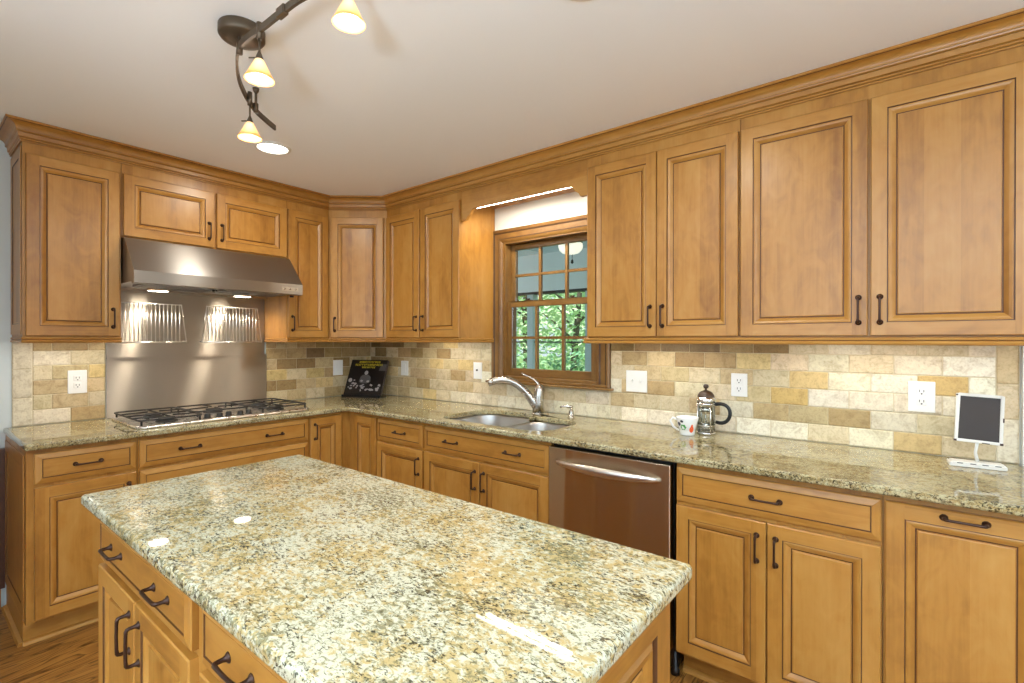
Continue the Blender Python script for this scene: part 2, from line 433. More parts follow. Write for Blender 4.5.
boxes('window_3', WHITEP, [(6.5, 6.58, -4.15, -4.08, .45, 2.25), (6.5, 6.58, -1.72, -1.65, .45, 2.25), (6.5, 6.58, -2.935, -2.865, .45, 2.25), (6.5, 6.58, -4.08, -1.72, .45, .52), (6.5, 6.58, -4.08, -1.72, 2.18, 2.25), (6.51, 6.57, -4.08, -1.72, 1.33, 1.37)])
boxes('trim_1', WHITEP, [(3.936, 4.03, -.030, 0, 0, 2.10)])
mb = MB(); mb.box(0, .018, -5.58, -2.2175, .10, .79); mb.box(0, .034, -5.58, -2.2175, .79, .812)
for y in [-2.30 - .45 * i for i in range(7)]: mb.box(.018, .026, y - .05, y, .10, .79)
struct(mb.build('trim_2', DARKWOOD))
boxes('light_block_wall', PAINT, [(0.03, 1.5, -3.05, -2.93, 0, CZ)])  # unseen partition added to keep light off the base cabinet end and floor
mb = MB('y'); mb.box(0, .022, -5.58, -2.2325, 0, .10); struct(mb.build('baseboard_left', MAPLE))

# ------------------------------------------------------------------ kitchen window (double hung, three by two panes a sash)
def window():
    mb = MB('z')
    def frame(x0, x1, z0, z1, y0, y1, wl, wt, wb):
        mb.new('z'); mb.box(x0, x0 + wl, y0, y1, z0, z1); mb.new('z'); mb.box(x1 - wl, x1, y0, y1, z0, z1)
        mb.new('x'); mb.box(x0 + wl, x1 - wl, y0, y1, z1 - wt, z1); mb.new('x'); mb.box(x0 + wl, x1 - wl, y0, y1, z0, z0 + wb)
    frame(WX0, WX1, WZ0, WZ1, -.004, .118, .020, .024, .020)
    root = struct(mb.build('window_1', PINE))
    # mitred casing with stepped profile
    mb = MB('z')
    cx0, cx1, cz1, cz0 = 1.386, 2.279, 2.108, 1.092
    prof = [(0, 0), (0, .018), (.010, .022), (.020, .020), (.030, .016), (.060, .014), (.068, .018), (.080, .014), (.089, .008), (.089, 0)]
    def at(side, d, y):
        return {'tl': (cx0 + d, -y, cz1 - d), 'tr': (cx1 - d, -y, cz1 - d), 'bl': (cx0 + d, -y, cz0), 'br': (cx1 - d, -y, cz0)}[side]
    pm = [0, 0, 0, 1, 0, 1, 0, 0, 0]
    for a, b, g in (('bl', 'tl', 'z'), ('tl', 'tr', 'x'), ('tr', 'br', 'z')):
        mb.new(g)
        for k in range(len(prof) - 1):
            mb.face([at(a, *prof[k]), at(b, *prof[k]), at(b, *prof[k + 1]), at(a, *prof[k + 1])], pm[k])
    mb.build('casing', [PINE, plain('casing_glaze', rgb(70, 44, 20), .5)], root)
    mb = MB('x'); mb.box(1.357, 2.302, -.050, -.001, 1.078, 1.092); mb.box(WX0 - .088, WX1 + .088, -.020, -.001, 1.092, 1.108)
    mb.box(WX0, WX1, -.012, .03, WZ0 + .001, WZ0 + .022)
    mb.build('stool', PINE, root, bevel=.004)
    def sash(name, z0, z1, y0, y1, wb, wt):
        mb = MB('z'); xl, xr, wl = WX0 + .020, WX1 - .020, .032
        mb.box(xl, xl + wl, y0, y1, z0, z1); mb.new(); mb.box(xr - wl, xr, y0, y1, z0, z1)
        mb.new('x'); mb.box(xl + wl, xr - wl, y0, y1, z0, z0 + wb); mb.new('x'); mb.box(xl + wl, xr - wl, y0, y1, z1 - wt, z1)
        s = mb.build(name, PINE, root, bevel=.003)
        gx0, gx1, gz0, gz1 = xl + wl, xr - wl, z0 + wb, z1 - wt
        for k in (1, 2):
            m = MB('z'); x = gx0 + (gx1 - gx0) * k / 3; m.box(x - .0085, x + .0085, y0 + .004, y1 - .004, gz0, gz1); m.build('muntin', PINE, s)
        m = MB('x'); z = (gz0 + gz1) / 2; m.box(gx0, gx1, y0 + .006, y1 - .006, z - .0085, z + .0085); m.build('muntin', PINE, s)
        ym = (y0 + y1) / 2
        m = MB(); m.box(gx0, gx1, ym - .002, ym + .002, gz0, gz1); m.build('pane', GLASS, s)
        return s
    sash('sash', 1.128, 1.622, .022, .052, .050, .036)
    sash('sash', 1.592, 2.009, .060, .090, .034, .034)
    for x in (1.66, 2.0):
        m = MB(); m.box(x - .025, x + .025, .024, .050, 1.6225, 1.630); m.lathe([(.009, 1.630), (.008, 1.638), (.0, 1.640)], (x, .036, 0), 10); m.box(x - .02, x + .012, .031, .041, 1.634, 1.641)
        m.build('sash_lock', BRONZE, root)
window()

# ------------------------------------------------------------------ tile backsplash
PAL = {'c': (232, 224, 202), 'C': (224, 213, 186), 't': (212, 195, 160), 'T': (198, 176, 134), 'g': (210, 184, 128), 'G': (204, 172, 108), 'b': (176, 150, 104), 'B': (152, 124, 80), 'd': (134, 108, 70)}
class Tiles:
    def __init__(s): s.mb = MB(); s.tone = []
    def tile(s, P, x0, x1, z0, z1, code):
        """P(a, out, z) -> point"""
        dl = rnd.uniform(-10, 10)
        c = [max(0, min(255, q + rnd.uniform(-2, 2))) for q in [x + dl for x in PAL[code]]]
        g, e, t = .0016, .003, .010
        x0 += g; x1 -= g; z0 += g; z1 -= g
        if x1 - x0 < .008 or z1 - z0 < .008: return
        n0 = len(s.mb.f)
        A = [P(x0, .004, z0), P(x1, .004, z0), P(x1, .004, z1), P(x0, .004, z1)]
        B = [P(x0, t - .002, z0), P(x1, t - .002, z0), P(x1, t - .002, z1), P(x0, t - .002, z1)]
        q = [P(x0 + e, t, z0 + e), P(x1 - e, t, z0 + e), P(x1 - e, t, z1 - e), P(x0 + e, t, z1 - e)]
        s.mb.rings([A, B, q], 0, False); s.mb.face(q, 0)
        s.tone += [rgb(*c)] * (len(s.mb.f) - n0)
    def back(s, P, x0, x1, z0, z1):
        n0 = len(s.mb.f)
        A = [P(x0, .001, z0), P(x1, .001, z0), P(x1, .001, z1), P(x0, .001, z1)]; B = [P(x0, .0062, z0), P(x1, .0062, z0), P(x1, .0062, z1), P(x0, .0062, z1)]
        s.mb.rings([A, B], 1, False, cap0=True, cap1=True); s.tone += [(1, 1, 1, 1)] * (len(s.mb.f) - n0)
    def build(s, name):
        me = None
        o = s.mb.build(name, [TILE, GROUT], merge=False)
        at = o.data.color_attributes.new('tone', 'FLOAT_COLOR', 'CORNER')
        for p in o.data.polygons:
            for li in p.loop_indices: at.data[li].color = s.tone[p.index]
        return o
RH, RL = .078, .152
Z0 = .9145
def field(T, P, x0, x1, z0, z1, phase, code):
    r = 0
    while Z0 + r * RH < z1 - .004:
        za, zb = max(z0, Z0 + r * RH), min(z1, Z0 + (r + 1) * RH)
        if zb - za > .006:
            k = math.floor((x0 - phase) / RL) - 1
            while True:
                a = phase + k * RL + (r % 2) * RL / 2; b = a + RL
                if a > x1: break
                aa, bb = max(a, x0), min(b, x1)
                if bb - aa > .012: T.tile(P, aa, bb, za, zb, code(r, (a + b) / 2))
                k += 1
        r += 1
def pick(seq): return lambda r, x: rnd.choice(seq)
PB = lambda a, o, z: (a, -o, z)        # window wall
PL = lambda a, o, z: (o, a, z)         # range wall
# tones read row by row along the window wall: (start x, tone)
ROWS = {0: [(0, 'T'), (.5, 'b'), (.62, 't'), (.9, 't'), (1.0, 'C'), (1.4, 'c'), (1.75, 'C'), (2.3, 'c'), (2.6, 'C'), (2.9, 'T'), (2.97, 'c'), (3.27, 't'), (3.41, 'C'), (3.56, 'g'), (3.72, 't')],
        1: [(0, 'T'), (.5, 'T'), (.65, 'b'), (.72, 't'), (1.05, 'T'), (1.2, 't'), (1.5, 'c'), (1.6, 'g'), (1.74, 't'), (2.1, 'C'), (2.3, 'T'), (2.42, 't'), (2.72, 'T'), (2.87, 'C'), (3.03, 'b'), (3.19, 'T'), (3.33, 'b'), (3.48, 'C'), (3.64, 't')],
        2: [(0, 'T'), (.4, 'b'), (.58, 'T'), (.9, 't'), (1.02, 'b'), (1.15, 't'), (1.3, 'c'), (2.28, 'T'), (2.5, 'b'), (2.64, 't'), (2.8, 't'), (2.95, 'T'), (3.11, 'G'), (3.25, 'c'), (3.41, 'C'), (3.56, 'C'), (3.71, 'c')],
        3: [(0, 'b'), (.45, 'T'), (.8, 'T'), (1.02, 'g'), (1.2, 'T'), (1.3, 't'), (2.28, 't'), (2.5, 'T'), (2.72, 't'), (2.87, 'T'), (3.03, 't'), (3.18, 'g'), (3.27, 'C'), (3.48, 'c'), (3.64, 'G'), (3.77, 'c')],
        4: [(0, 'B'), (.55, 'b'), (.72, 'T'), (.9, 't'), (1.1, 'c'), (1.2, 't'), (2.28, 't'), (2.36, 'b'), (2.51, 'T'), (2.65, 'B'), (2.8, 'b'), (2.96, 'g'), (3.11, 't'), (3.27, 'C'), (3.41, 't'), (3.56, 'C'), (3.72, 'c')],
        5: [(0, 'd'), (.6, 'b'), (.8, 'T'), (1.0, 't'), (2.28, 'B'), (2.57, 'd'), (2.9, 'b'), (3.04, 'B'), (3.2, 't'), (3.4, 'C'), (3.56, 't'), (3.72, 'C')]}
def code_b(r, x):
    c = 't'
    for s0, k in ROWS[min(r, 5)]:
        if x >= s0: c = k
    return rnd.choice('tTbBg') if x < 1.0 and rnd.random() < .4 else c
T = Tiles()
T.back(PB, .0008, 1.384, Z0, 1.350); field(T, PB, .0103, 1.384, Z0, 1.350, .068, code_b)
T.back(PB, 1.384, 2.281, Z0, 1.077); field(T, PB, 1.384, 2.281, Z0, 1.077, .068, code_b)
T.back(PB, 2.281, 3.930, Z0, 1.350); field(T, PB, 2.281, 3.868, Z0, 1.350, 3.413, code_b)
for a, b, k in ((Z0, 1.075, 'C'), (1.075, 1.205, 't'), (1.205, 1.350, 'T')): T.tile(PB, 3.868, 3.930, a, b, k)
tag(T.build('tile_backsplash'), 'tumbled travertine subway tiles on the wall below the window', 'backsplash')
T = Tiles()
T.back(PL, -2.191, -1.809, Z0, 1.350); field(T, PL, -2.114, -1.809, Z0, 1.350, -2.114, pick('tTgbTC'))
for a, b, k in ((Z0, 1.06, 'C'), (1.06, 1.21, 'C'), (1.21, 1.350, 'C')): T.tile(PL, -2.191, -2.114, a, b, k)
tag(T.build('tile_backsplash'), 'short patch of tan tile between wall end and steel splash panel', 'backsplash')
T = Tiles()
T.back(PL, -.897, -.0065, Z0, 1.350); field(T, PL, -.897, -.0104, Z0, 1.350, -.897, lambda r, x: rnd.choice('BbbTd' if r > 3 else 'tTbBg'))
tag(T.build('tile_backsplash'), 'tan and brown tile between steel splash panel and room corner', 'backsplash')

# ------------------------------------------------------------------ wall cabinets
def pullz(h): return .095
def ucab(label, org, rot, Wd, doors, z=ZU, H=HU, d0=D0):
    t = thing('wall_cabinet', label, 'cabinet', (org[0], org[1], z), rot, UP)
    body(t, Wd, DU, H)
    for x0, x1, side in doors:
        w = x1 - x0
        door(t, x0, -DU, d0 - z, w, DT - d0, (w - .028 if side == 'r' else .028, .095, 'v'))
    return t
u1 = ucab('tall single-door wall cabinet at the open end, beside the range hood', (0, -2.191), Y90, .378, [(.010, .369, 'r')])
m = panel(MB(), .300, .900, END_P, END_M); o = m.build('end_panel', [MAPLE, GLAZE], u1, (.0, -.315, .012), -Y90); o.location = (-.0005, -.012, .012)
ucab('short two-door wall cabinet above the steel range hood', (0, -1.812), Y90, .899, [(.006, .448, 'r'), (.462, .893, 'l')], z=1.912, H=HU - .534, d0=1.920)
ucab('narrow one-door wall cabinet between range hood and angled corner cabinet', (0, -.912), Y90, .312, [(.005, .299, 'l')])
ucab('two-door wall cabinet between the corner and the window', (.650, 0), 0, .753, [(.012, .373, 'r'), (.385, .752, 'l')])
ucab('two-door wall cabinet beside the window, above the dishwasher', (2.312, 0), 0, .741, [(.010, .377, 'r'), (.381, .737, 'l')])
ucab('widest two-door wall cabinet, above the chalkboard sign', (3.0535, 0), 0, .880, [(.005, .442, 'r'), (.450, .872, 'l')])
# angled corner unit
t = thing('wall_cabinet', 'angled corner wall cabinet with one door, above the cookbook', 'cabinet', (0, 0, ZU), 0, UP)
m = MB(); m.prism([(.004, -.5994), (.330, -.5994), (.6494, -.330), (.6494, -.004), (.004, -.004)], 0, HU); m.build('body', MAPLE, t)
dx, dy = .3194, .2694; LL = math.hypot(dx, dy); ang = math.atan2(dy, dx)
off = .022; w = LL - .044
door(t, .330 + dx / LL * off, -.5994 + dy / LL * off, D0 - ZU, w, DT - D0, (.028, .095, 'v'), rot=ang)

# crown molding (one run), light rails, valance
CRP = [(0, 2.305), (.006, 2.305), (.006, 2.311), (.004, 2.313), (.009, 2.315), (.009, 2.321), (.007, 2.323), (.014, 2.326), (.016, 2.344), (.014, 2.346), (.022, 2.349), (.024, 2.354), (.022, 2.356)]
CRM = [0, 0, 1, 0, 0, 1, 0, 0, 1, 0, 0, 1]
for i in range(9):
    a = i / 8 * PI / 2
    CRP.append((.022 + .032 * (1 - math.cos(a)), 2.356 + .028 * math.sin(a))); CRM.append(0)
CRP += [(.056, 2.386), (.060, 2.387), (.060, CZ - .001), (0, CZ - .001)]; CRM += [1, 0, 0, 0]
mb = MB(); sweep(mb, [(.001, -2.192), (.331, -2.192), (.331, -.5992), (.6498, -.331), (3.98, -.331)], CRP, mats=CRM)
tag(mb.build('crown_molding', [MAPLE, GLAZE]), 'stepped wooden crown molding running along the ceiling over the cabinets', 'molding')
RP = [(-.018, 1.349), (.002, 1.349), (.008, 1.352), (.010, 1.358), (.006, 1.364), (.004, 1.366), (.008, 1.368), (.009, 1.374), (.004, 1.3775), (-.018, 1.3775), (-.018, 1.349)]
RM = [0, 0, 0, 0, 1, 0, 0, 0, 0, 0]
def rail(label, path):
    mb = MB(); sweep(mb, path, RP, mats=RM, cap=False); tag(mb.build('light_rail', [MAPLE, GLAZE]), label, 'molding', 'light rail moldings under the wall cabinets')
rail('light rail under the wall cabinet at the open end', [(.02, -2.189), (.348, -2.189), (.348, -1.816)])
rail('light rail bending round the corner from hood to window', [(.02, -.910), (.348, -.910), (.348, -.607), (.662, -.348), (1.401, -.348), (1.401, -.02)])
rail('light rail under the wall cabinets over dishwasher and chalkboard', [(2.314, -.02), (2.314, -.348), (3.932, -.348)])
# valance over the sink
mb = MB('x'); x0, x1, zt, zb = 1.4036, 2.3114, 2.328, 2.185
half = [(0, 2.118), (.040, 2.118), (.046, 2.126), (.052, 2.136), (.062, 2.143), (.074, 2.150), (.082, 2.162), (.090, 2.174), (.102, 2.182), (.125, zb)]
poly = [(x0 + a, z) for a, z in half] + [(x1 - a, z) for a, z in half[::-1]] + [(x1, zt), (x0, zt)]
mb.prism(poly, -.329, -.310, axis='y')
tag(mb.build('valance', MAPLE), 'wooden valance with scalloped ends bridging the cabinets above the window', 'valance')
t = thing('strip_light', 'slim strip light glowing behind the valance over the window', 'light', (1.86, -.27, 2.2075))
m = MB('x'); m.box(-.40, .40, -.036, .036, .0, .0540); m.build('housing', WHITEP, t)
m = MB(); m.tube([(-.36, -.018, -.009), (.36, -.018, -.009)], .009, 10); m.build('tube', TUBE, t)
m = MB('x'); m.box(x0, x1, -.3095, -.004, 2.262, 2.276); tag(m.build('soffit_board', MAPLE), 'board behind the valance carrying the strip light', 'board')
lamp('strip_glow', 'AREA', (1.86, -.245, 2.190), 6.5, (1, .95, .80), (math.radians(12), 0, 0), shape='RECTANGLE', size=.62, size_y=.012)

# ------------------------------------------------------------------ base cabinets
BG = 'base cabinets along the two walls'
def bcab(label, org, rot, Wd, hollow=False, group=BG):
    t = thing('base_cabinet', label, 'cabinet', (org[0], org[1], ZB), rot, group)
    body(t, Wd, DB, HB, hollow=hollow); toe_kick(t, Wd, ZB)
    return t
dh, rh = DZ1 - DZ0, RZ1 - RZ0
def bdoor(t, x0, x1, side=None, z0=DZ0, z1=DZ1):
    w, h = x1 - x0, z1 - z0
    return door(t, x0, -DB, z0 - ZB, w, h, None if not side else ((w - .030 if side == 'r' else .027), h - .096, 'v'))
def bdraw(t, x0, x1, pulls, z0=RZ0, z1=RZ1): return drawer(t, x0, -DB, z0 - ZB, x1 - x0, z1 - z0, pulls)
b1 = bcab('base cabinet at the open end of the range wall, drawer over one door', (0, -2.214), Y90, .4)
bdraw(b1, .026, .392, [.183]); bdoor(b1, .026, .392, 'r')
m = panel(MB(), .545, .72, END_P, END_M); m.build('end_panel', [MAPLE, GLAZE], b1, (-.0005, -.030, .02), -Y90)
m = MB('y'); m.prism([(0, -ZB), (-.018, -ZB), (-.013, -ZB + .013), (0, -ZB + .018)], -.53, -.03, axis='y'); m.box(0, .016, -.508, -.03, -ZB, 0); m.build('shoe_molding', MAPLE, b1)
b2 = bcab('wide drawer base under the gas cooktop', (0, -1.8135), Y90, .901)
bdraw(b2, .007, .892, [.222, .672]); bdraw(b2, .007, .892, [.222, .672], .428, RZ1 - .150); bdraw(b2, .007, .892, [.222, .672], DZ0, .412)
# corner unit
t = thing('base_cabinet', 'L-shaped corner base cabinet where the two walls meet', 'cabinet', (0, 0, ZB), 0, BG)
m = MB(); m.prism([(.004, -.9120), (DB, -.9120), (DB, -DB), (.9345, -DB), (.9345, -.004), (.004, -.004)], 0, HB); m.build('body', MAPLE, t)
m = MB('x'); m.prism([(.526, -.912), (.542, -.912), (.542, -.542), (.9345, -.542), (.9345, -.526), (.526, -.526)], -ZB, 0); m.build('toe_kick', MAPLE, t)
door(t, DB, -.905, DZ0 - ZB, .222, RZ1 - DZ0, (.030, RZ1 - DZ0 - .088, 'v'), rot=Y90)
door(t, .683, -DB, DZ0 - ZB, .244, RZ1 - DZ0)
b4 = bcab('narrow base cabinet between corner and sink, drawer over one door', (.935, 0), 0, .449)
bdraw(b4, .006, .439, [.230]); bdoor(b4, .006, .439, 'r')
b5 = bcab('sink base cabinet with two doors under the window', (1.3845, 0), 0, .8955, hollow=True)
bdraw(b5, .011, .893, [.222, .660]); bdoor(b5, .011, .445, 'r'); bdoor(b5, .452, .893, 'l')
b6 = bcab('two-door base cabinet beside the dishwasher, below the french press', (2.887, 0), 0, .663)
bdraw(b6, .004, .659, [.322]); bdoor(b6, .004, .328, 'r'); bdoor(b6, .333, .659, 'l')
b7 = bcab('narrow pull-out base cabinet below the chalkboard sign', (3.5505, 0), 0, .382)
o = door(b7, .006, -DB, DZ0 - ZB, .370, RZ1 - DZ0); handle(o, .185, RZ1 - DZ0 - .022, False)

# ------------------------------------------------------------------ granite counters
def slab(name, outer, holes, z0, z1, mat, bev=.008):
    bm = bmesh.new()
    def loop(pts):
        vs = [bm.verts.new((x, y, z1)) for x, y in pts]
        return [bm.edges.new((vs[i], vs[(i + 1) % len(vs)])) for i in range(len(vs))]
    ed = loop(outer)
    for h in holes: ed += loop(h)
    bmesh.ops.triangle_fill(bm, use_beauty=True, use_dissolve=False, edges=ed)
    bmesh.ops.recalc_face_normals(bm, faces=bm.faces)
    for f in bm.faces:
        if f.normal.z < 0: f.normal_flip()
    top = list(bm.faces)
    r = bmesh.ops.extrude_face_region(bm, geom=top)
    nv = [e for e in r['geom'] if isinstance(e, bmesh.types.BMVert)]
    for v in nv: v.co.z = z0
    bmesh.ops.recalc_face_normals(bm, faces=bm.faces)
    es = [e for e in bm.edges if len(e.link_faces) == 2 and abs(e.verts[0].co.z - e.verts[1].co.z) < 1e-6 and abs(e.link_faces[0].normal.z - e.link_faces[1].normal.z) > .5]
    bmesh.ops.bevel(bm, geom=es, offset=bev, segments=4, profile=.5, affect='EDGES')
    for f in bm.faces: f.smooth = abs(f.normal.z) < .999 and abs(f.normal.z) > .01
    me = bpy.data.meshes.new(name); bm.to_mesh(me); bm.free(); me.materials.append(mat)
    o = bpy.data.objects.new(name, me); COL.objects.link(o); return o
def rrect(x0, x1, y0, y1, r, n=8):
    out = []
    for cx, cy, a0 in ((x1 - r, y1 - r, 0), (x0 + r, y1 - r, 90), (x0 + r, y0 + r, 180), (x1 - r, y0 + r, 270)):
        out += [(cx + r * math.cos(math.radians(a0 + 90 * i / n)), cy + r * math.sin(math.radians(a0 + 90 * i / n))) for i in range(n + 1)]
    return out
def arc(cx, cy, r, a0, a1, n=8): return [(cx + r * math.cos(math.radians(a0 + (a1 - a0) * i / n)), cy + r * math.sin(math.radians(a0 + (a1 - a0) * i / n))) for i in range(n + 1)]
cut = arc(2.09, -.31, .12, 0, 90) + arc(1.90, -.165, .025, 270, 180, 4) + arc(1.735, -.27, .14, 0, 90)[1:] + arc(1.575, -.265, .135, 90, 180) + arc(1.56, -.46, .12, 180, 270) + arc(2.09, -.46, .12, 270, 360)
cc = [(.001, -2.2216)] + arc(.645, -2.2076, .014, 270, 360, 4) + [(.6588, -.6588)] + [(3.955, -.6588), (3.955, -.0315), (3.935, -.0315), (3.935, -.001), (.001, -.001)]
cnt = slab('counter_top', cc, [cut], .884, .9135, GRAN_P)
tag(cnt, 'L-shaped speckled tan granite countertop along both walls', 'countertop')

# sink
t = thing('sink', 'double-bowl stainless undermount sink in front of the window', 'sink', (1.83, -.36, .6999))
def bowl(x0, x1, y0, y1, r):
    L = []
    for d, z in ((-.010, .183), (0, .1825), (.002, .172), (.008, .10), (.014, .045), (.030, .020), (.060, .012), (.10, .008)):
        rr = max(r - d, .03)
        L.append([(x - 1.83, y + .36, z) for x, y in rrect(x0 + d, x1 - d, y0 + d, y1 - d, rr)])
    m = MB(); m.rings(L, 0, True, cap1=True); b = m.build('bowl', SINKM, t)
    cx, cy = (x0 + x1) / 2 - 1.83, (y0 + y1) / 2 + .36
    m = MB(); m.lathe([(.045, .0085), (.043, .012), (.030, .011), (.0, .010)], (cx, cy, 0), 20); m.build('drain', SINKM, b)
bowl(1.430, 1.852, -.592, -.118, .13); bowl(1.872, 2.222, -.592, -.178, .11)
m = MB(); m.prism([(.023, -.23), (.041, -.23), (.041, .19), (.023, .19)], .155, .178); m.build('divider', SINKM, t, bevel=.004)

# ------------------------------------------------------------------ dishwasher
t = thing('dishwasher', 'stainless steel dishwasher with bowed handle under the counter', 'dishwasher', (2.281, 0, 0))
m = MB(); m.box(.004, .592, -.595, -.03, .10, .872); m.build('tub', BLACK, t)
m = MB(); m.box(.0025, .5895, -.640, -.596, .118, .8655); m.build('door', STEELD, t, bevel=.004)
m = MB(); m.box(.004, .592, -.560, -.535, .012, .100); m.build('kick_plate', BLACK, t)
for x in (.03, .588):
    m = MB(); m.lathe([(.0, 0), (.018, 0), (.018, .02), (.010, .03), (.010, .10), (0, .10)], (x, -.575, 0), 12); m.build('foot', BLACK, t)
path = []; rad = []
for i in range(17):
    k = i / 16; x = .052 + k * .496; s_ = math.sin(PI * k)
    path.append((x, -.645 - .046 * s_ ** .8, .800)); rad.append(.006 + .0125 * s_ ** .7)
m = MB(); m.tube(path, rad, 12, flat=(1.1, .7)); hd = m.build('handle', plain('satin_handle_steel', (.78, .74, .70, 1), .32, 1), t)
for x in (.10, .50):
    m = MB(); m.tube([(x, -.638, .800), (x, -.656, .800)], .006, 8); m.build('mount', CHROME, hd)

# ------------------------------------------------------------------ range hood, splash panel, racks, cooktop
t = thing('range_hood', 'stainless steel under-cabinet range hood above the cooktop', 'range hood', (0, -1.808, 1.655))
side = [(.012, .255), (.36, .255), (.375, .245), (.532, .072), (.537, .066), (.537, .004), (.532, 0), (.50, 0), (.495, .012), (.05, .012), (.045, 0), (.012, 0)]
m = MB('y'); n = len(side); Wh = .898
for y in (0, Wh): m.face([(x, y, z) for x, z in side])
for i in range(n):
    a, b = side[i], side[(i + 1) % n]; m.face([(a[0], 0, a[1]), (a[0], Wh, a[1]), (b[0], Wh, b[1]), (b[0], 0, b[1])])
m.build('shell', STEEL, t)
for y0 in (.06, .47):
    m = MB(); m.box(.27, .47, y0, y0 + .36, .002, .0118)
    for k in range(7): m.box(.28 + k * .028, .292 + k * .028, y0 + .01, y0 + .35, -.002, .002)
    m.build('grease_filter', STEEL, t)
for y in (.200, .668):
    m = MB(); m.lathe([(.058, .0115), (.058, -.004), (.050, -.007), (0, -.007)], (.20, y, 0), 20, mats=[0, 0, 1]); m.build('lamp', [CHROME, HOODLENS], t)
    lamp('hood_lamp_glow', 'SPOT', (.20, -1.808 + y, 1.640), 9, (1, .86, .66), (0, math.radians(10), 0), spot_size=math.radians(150), spot_blend=.6, shadow_soft_size=.035)
m = MB(); m.box(.5372, .5388, Wh - .135, Wh - .03, .022, .046); m.build('control_panel', STEELP, t)
for y in (Wh - .12, Wh - .085, Wh - .05):
    m = MB(); m.lathe([(.0, 0), (.006, 0), (.006, .003), (.0, .004)], (.5388, y, .034), 10, axis='x'); m.build('button', CHROME, t)
for y in (.40, .86):
    m = MB(); m.lathe([(.0, -.012), (.012, -.012), (.014, .0), (.0, .001)], (.47, y, 0), 12); m.build('knob', BLACK, t)

m = MB('z'); m.box(.0125, .0165, -1.8075, -.8985, .9145, 1.253); m.box(.0125, .0240, -1.8075, -.8985, 1.2535, 1.263); m.box(.0125, .0155, -1.8075, -.9135, 1.2625, 1.6540)
tag(m.build('splash_panel', STEELP), 'tall brushed steel splash panel on the wall behind the cooktop', 'backsplash panel')
RK = 'folding wire racks on the steel panel'
def rack(y0, y1, label):
    t = thing('wire_rack', label, 'rack', (.02, y0, 1.350), 0, RK)
    L = y1 - y0; xb, xt, zt = .048, .044, .232
    nb = 15
    m = MB()
    for i in range(nb):
        y = .022 + (L - .044) * (i + .5) / nb
        m.tube([(xt, y, zt), (xb, y, 0)], .0032, 6)
    m.build('wires', RACKM, t)
    m = MB(); m.tube([(xb, -.004, 0), (xt, .022, zt), (xt, L - .022, zt), (xb, L + .004, 0)], .0040, 8)
    m.tube([(xb, -.006, 0), (xb, L + .006, 0)], .0048, 8)
    m.build('frame', RACKM, t)
    for y in (.0, L):
        m = MB(); m.tube([(.0, y, .006), (xb, y, 0)], .0038, 8); m.build('bracket', RACKM, t)
rack(-1.786, -1.424, 'chrome wire rack on the steel panel, beside the end wall cabinet')
rack(-1.326, -.962, 'chrome wire rack on the steel panel, beside the narrow wall cabinet')

t = thing('cooktop', 'five-burner stainless gas cooktop with black cast iron grates', 'cooktop', (.10, -1.812, .914))
LY, LX = .925, .505
m = MB(); out = []
def tray(d, z): return [(x, y, z) for x, y in rrect(d, LX - d, d, LY - d, .045 - d * .5)]
m.rings([tray(0, .0005), tray(0, .008), tray(.006, .013), tray(.020, .0135), tray(.030, .009)], 0, True, cap0=True, cap1=True); m.build('tray', plain('cooktop_steel', (.80, .77, .73, 1), .28, 1), t)
def grate(y0, y1, fx0, fx1, pts):
    m = MB(); z = .040; r = .0048
    lp = [(x, y, z) for x, y in rrect(fx0, fx1, y0, y1, .03, 4)]; m.tube(lp + lp[:2], r, 6, flat=(1, 1.0))
    ym = (y0 + y1) / 2
    for (bx, by) in pts:
        for k in range(4):
            a = k * PI / 2 + PI / 4 * 0
            d = Vector((math.cos(a), math.sin(a))); far = .30
            tmax = min([((fx1 - bx) if d.x > .5 else (bx - fx0) if d.x < -.5 else 9), ((y1 - by) if d.y > .5 else (by - y0) if d.y < -.5 else 9)])
            m.tube([(bx + d.x * .028, by + d.y * .028, z + .002), (bx + d.x * tmax, by + d.y * tmax, z)], r * .9, 6)
    if len(pts) > 1:
        xm = (pts[0][0] + pts[1][0]) / 2; m.tube([(xm, y0, z), (xm, y1, z)], r, 6)
    for x in (fx0 + .012, fx1 - .012):
        for y in (y0 + .012, y1 - .012): m.tube([(x, y, .010), (x, y, z)], r, 6)
    m.build('grate', IRON, t)
    for bx, by in pts:
        m = MB(); m.lathe([(.052, .0095), (.050, .016), (.034, .018), (.034, .024), (.040, .026), (.038, .032), (.0, .034)], (bx, by, 0), 20); m.build('burner', IRON, t)
grate(.014, .304, .016, .484, [(.145, .168), (.365, .168)])
grate(.316, .609, .016, .345, [(.19, .462)])
grate(.621, .911, .016, .484, [(.145, .758), (.365, .758)])
for i, y in enumerate((.350, .406, .462, .518, .574)):
    m = MB(); m.lathe([(.0, .0095), (.021, .0095), (.020, .012), (.016, .013), (.015, .030), (.013, .033), (.0, .034)], (.415 + (.02 if i % 2 else 0), y, 0), 16); m.build('knob', BLACK, t)

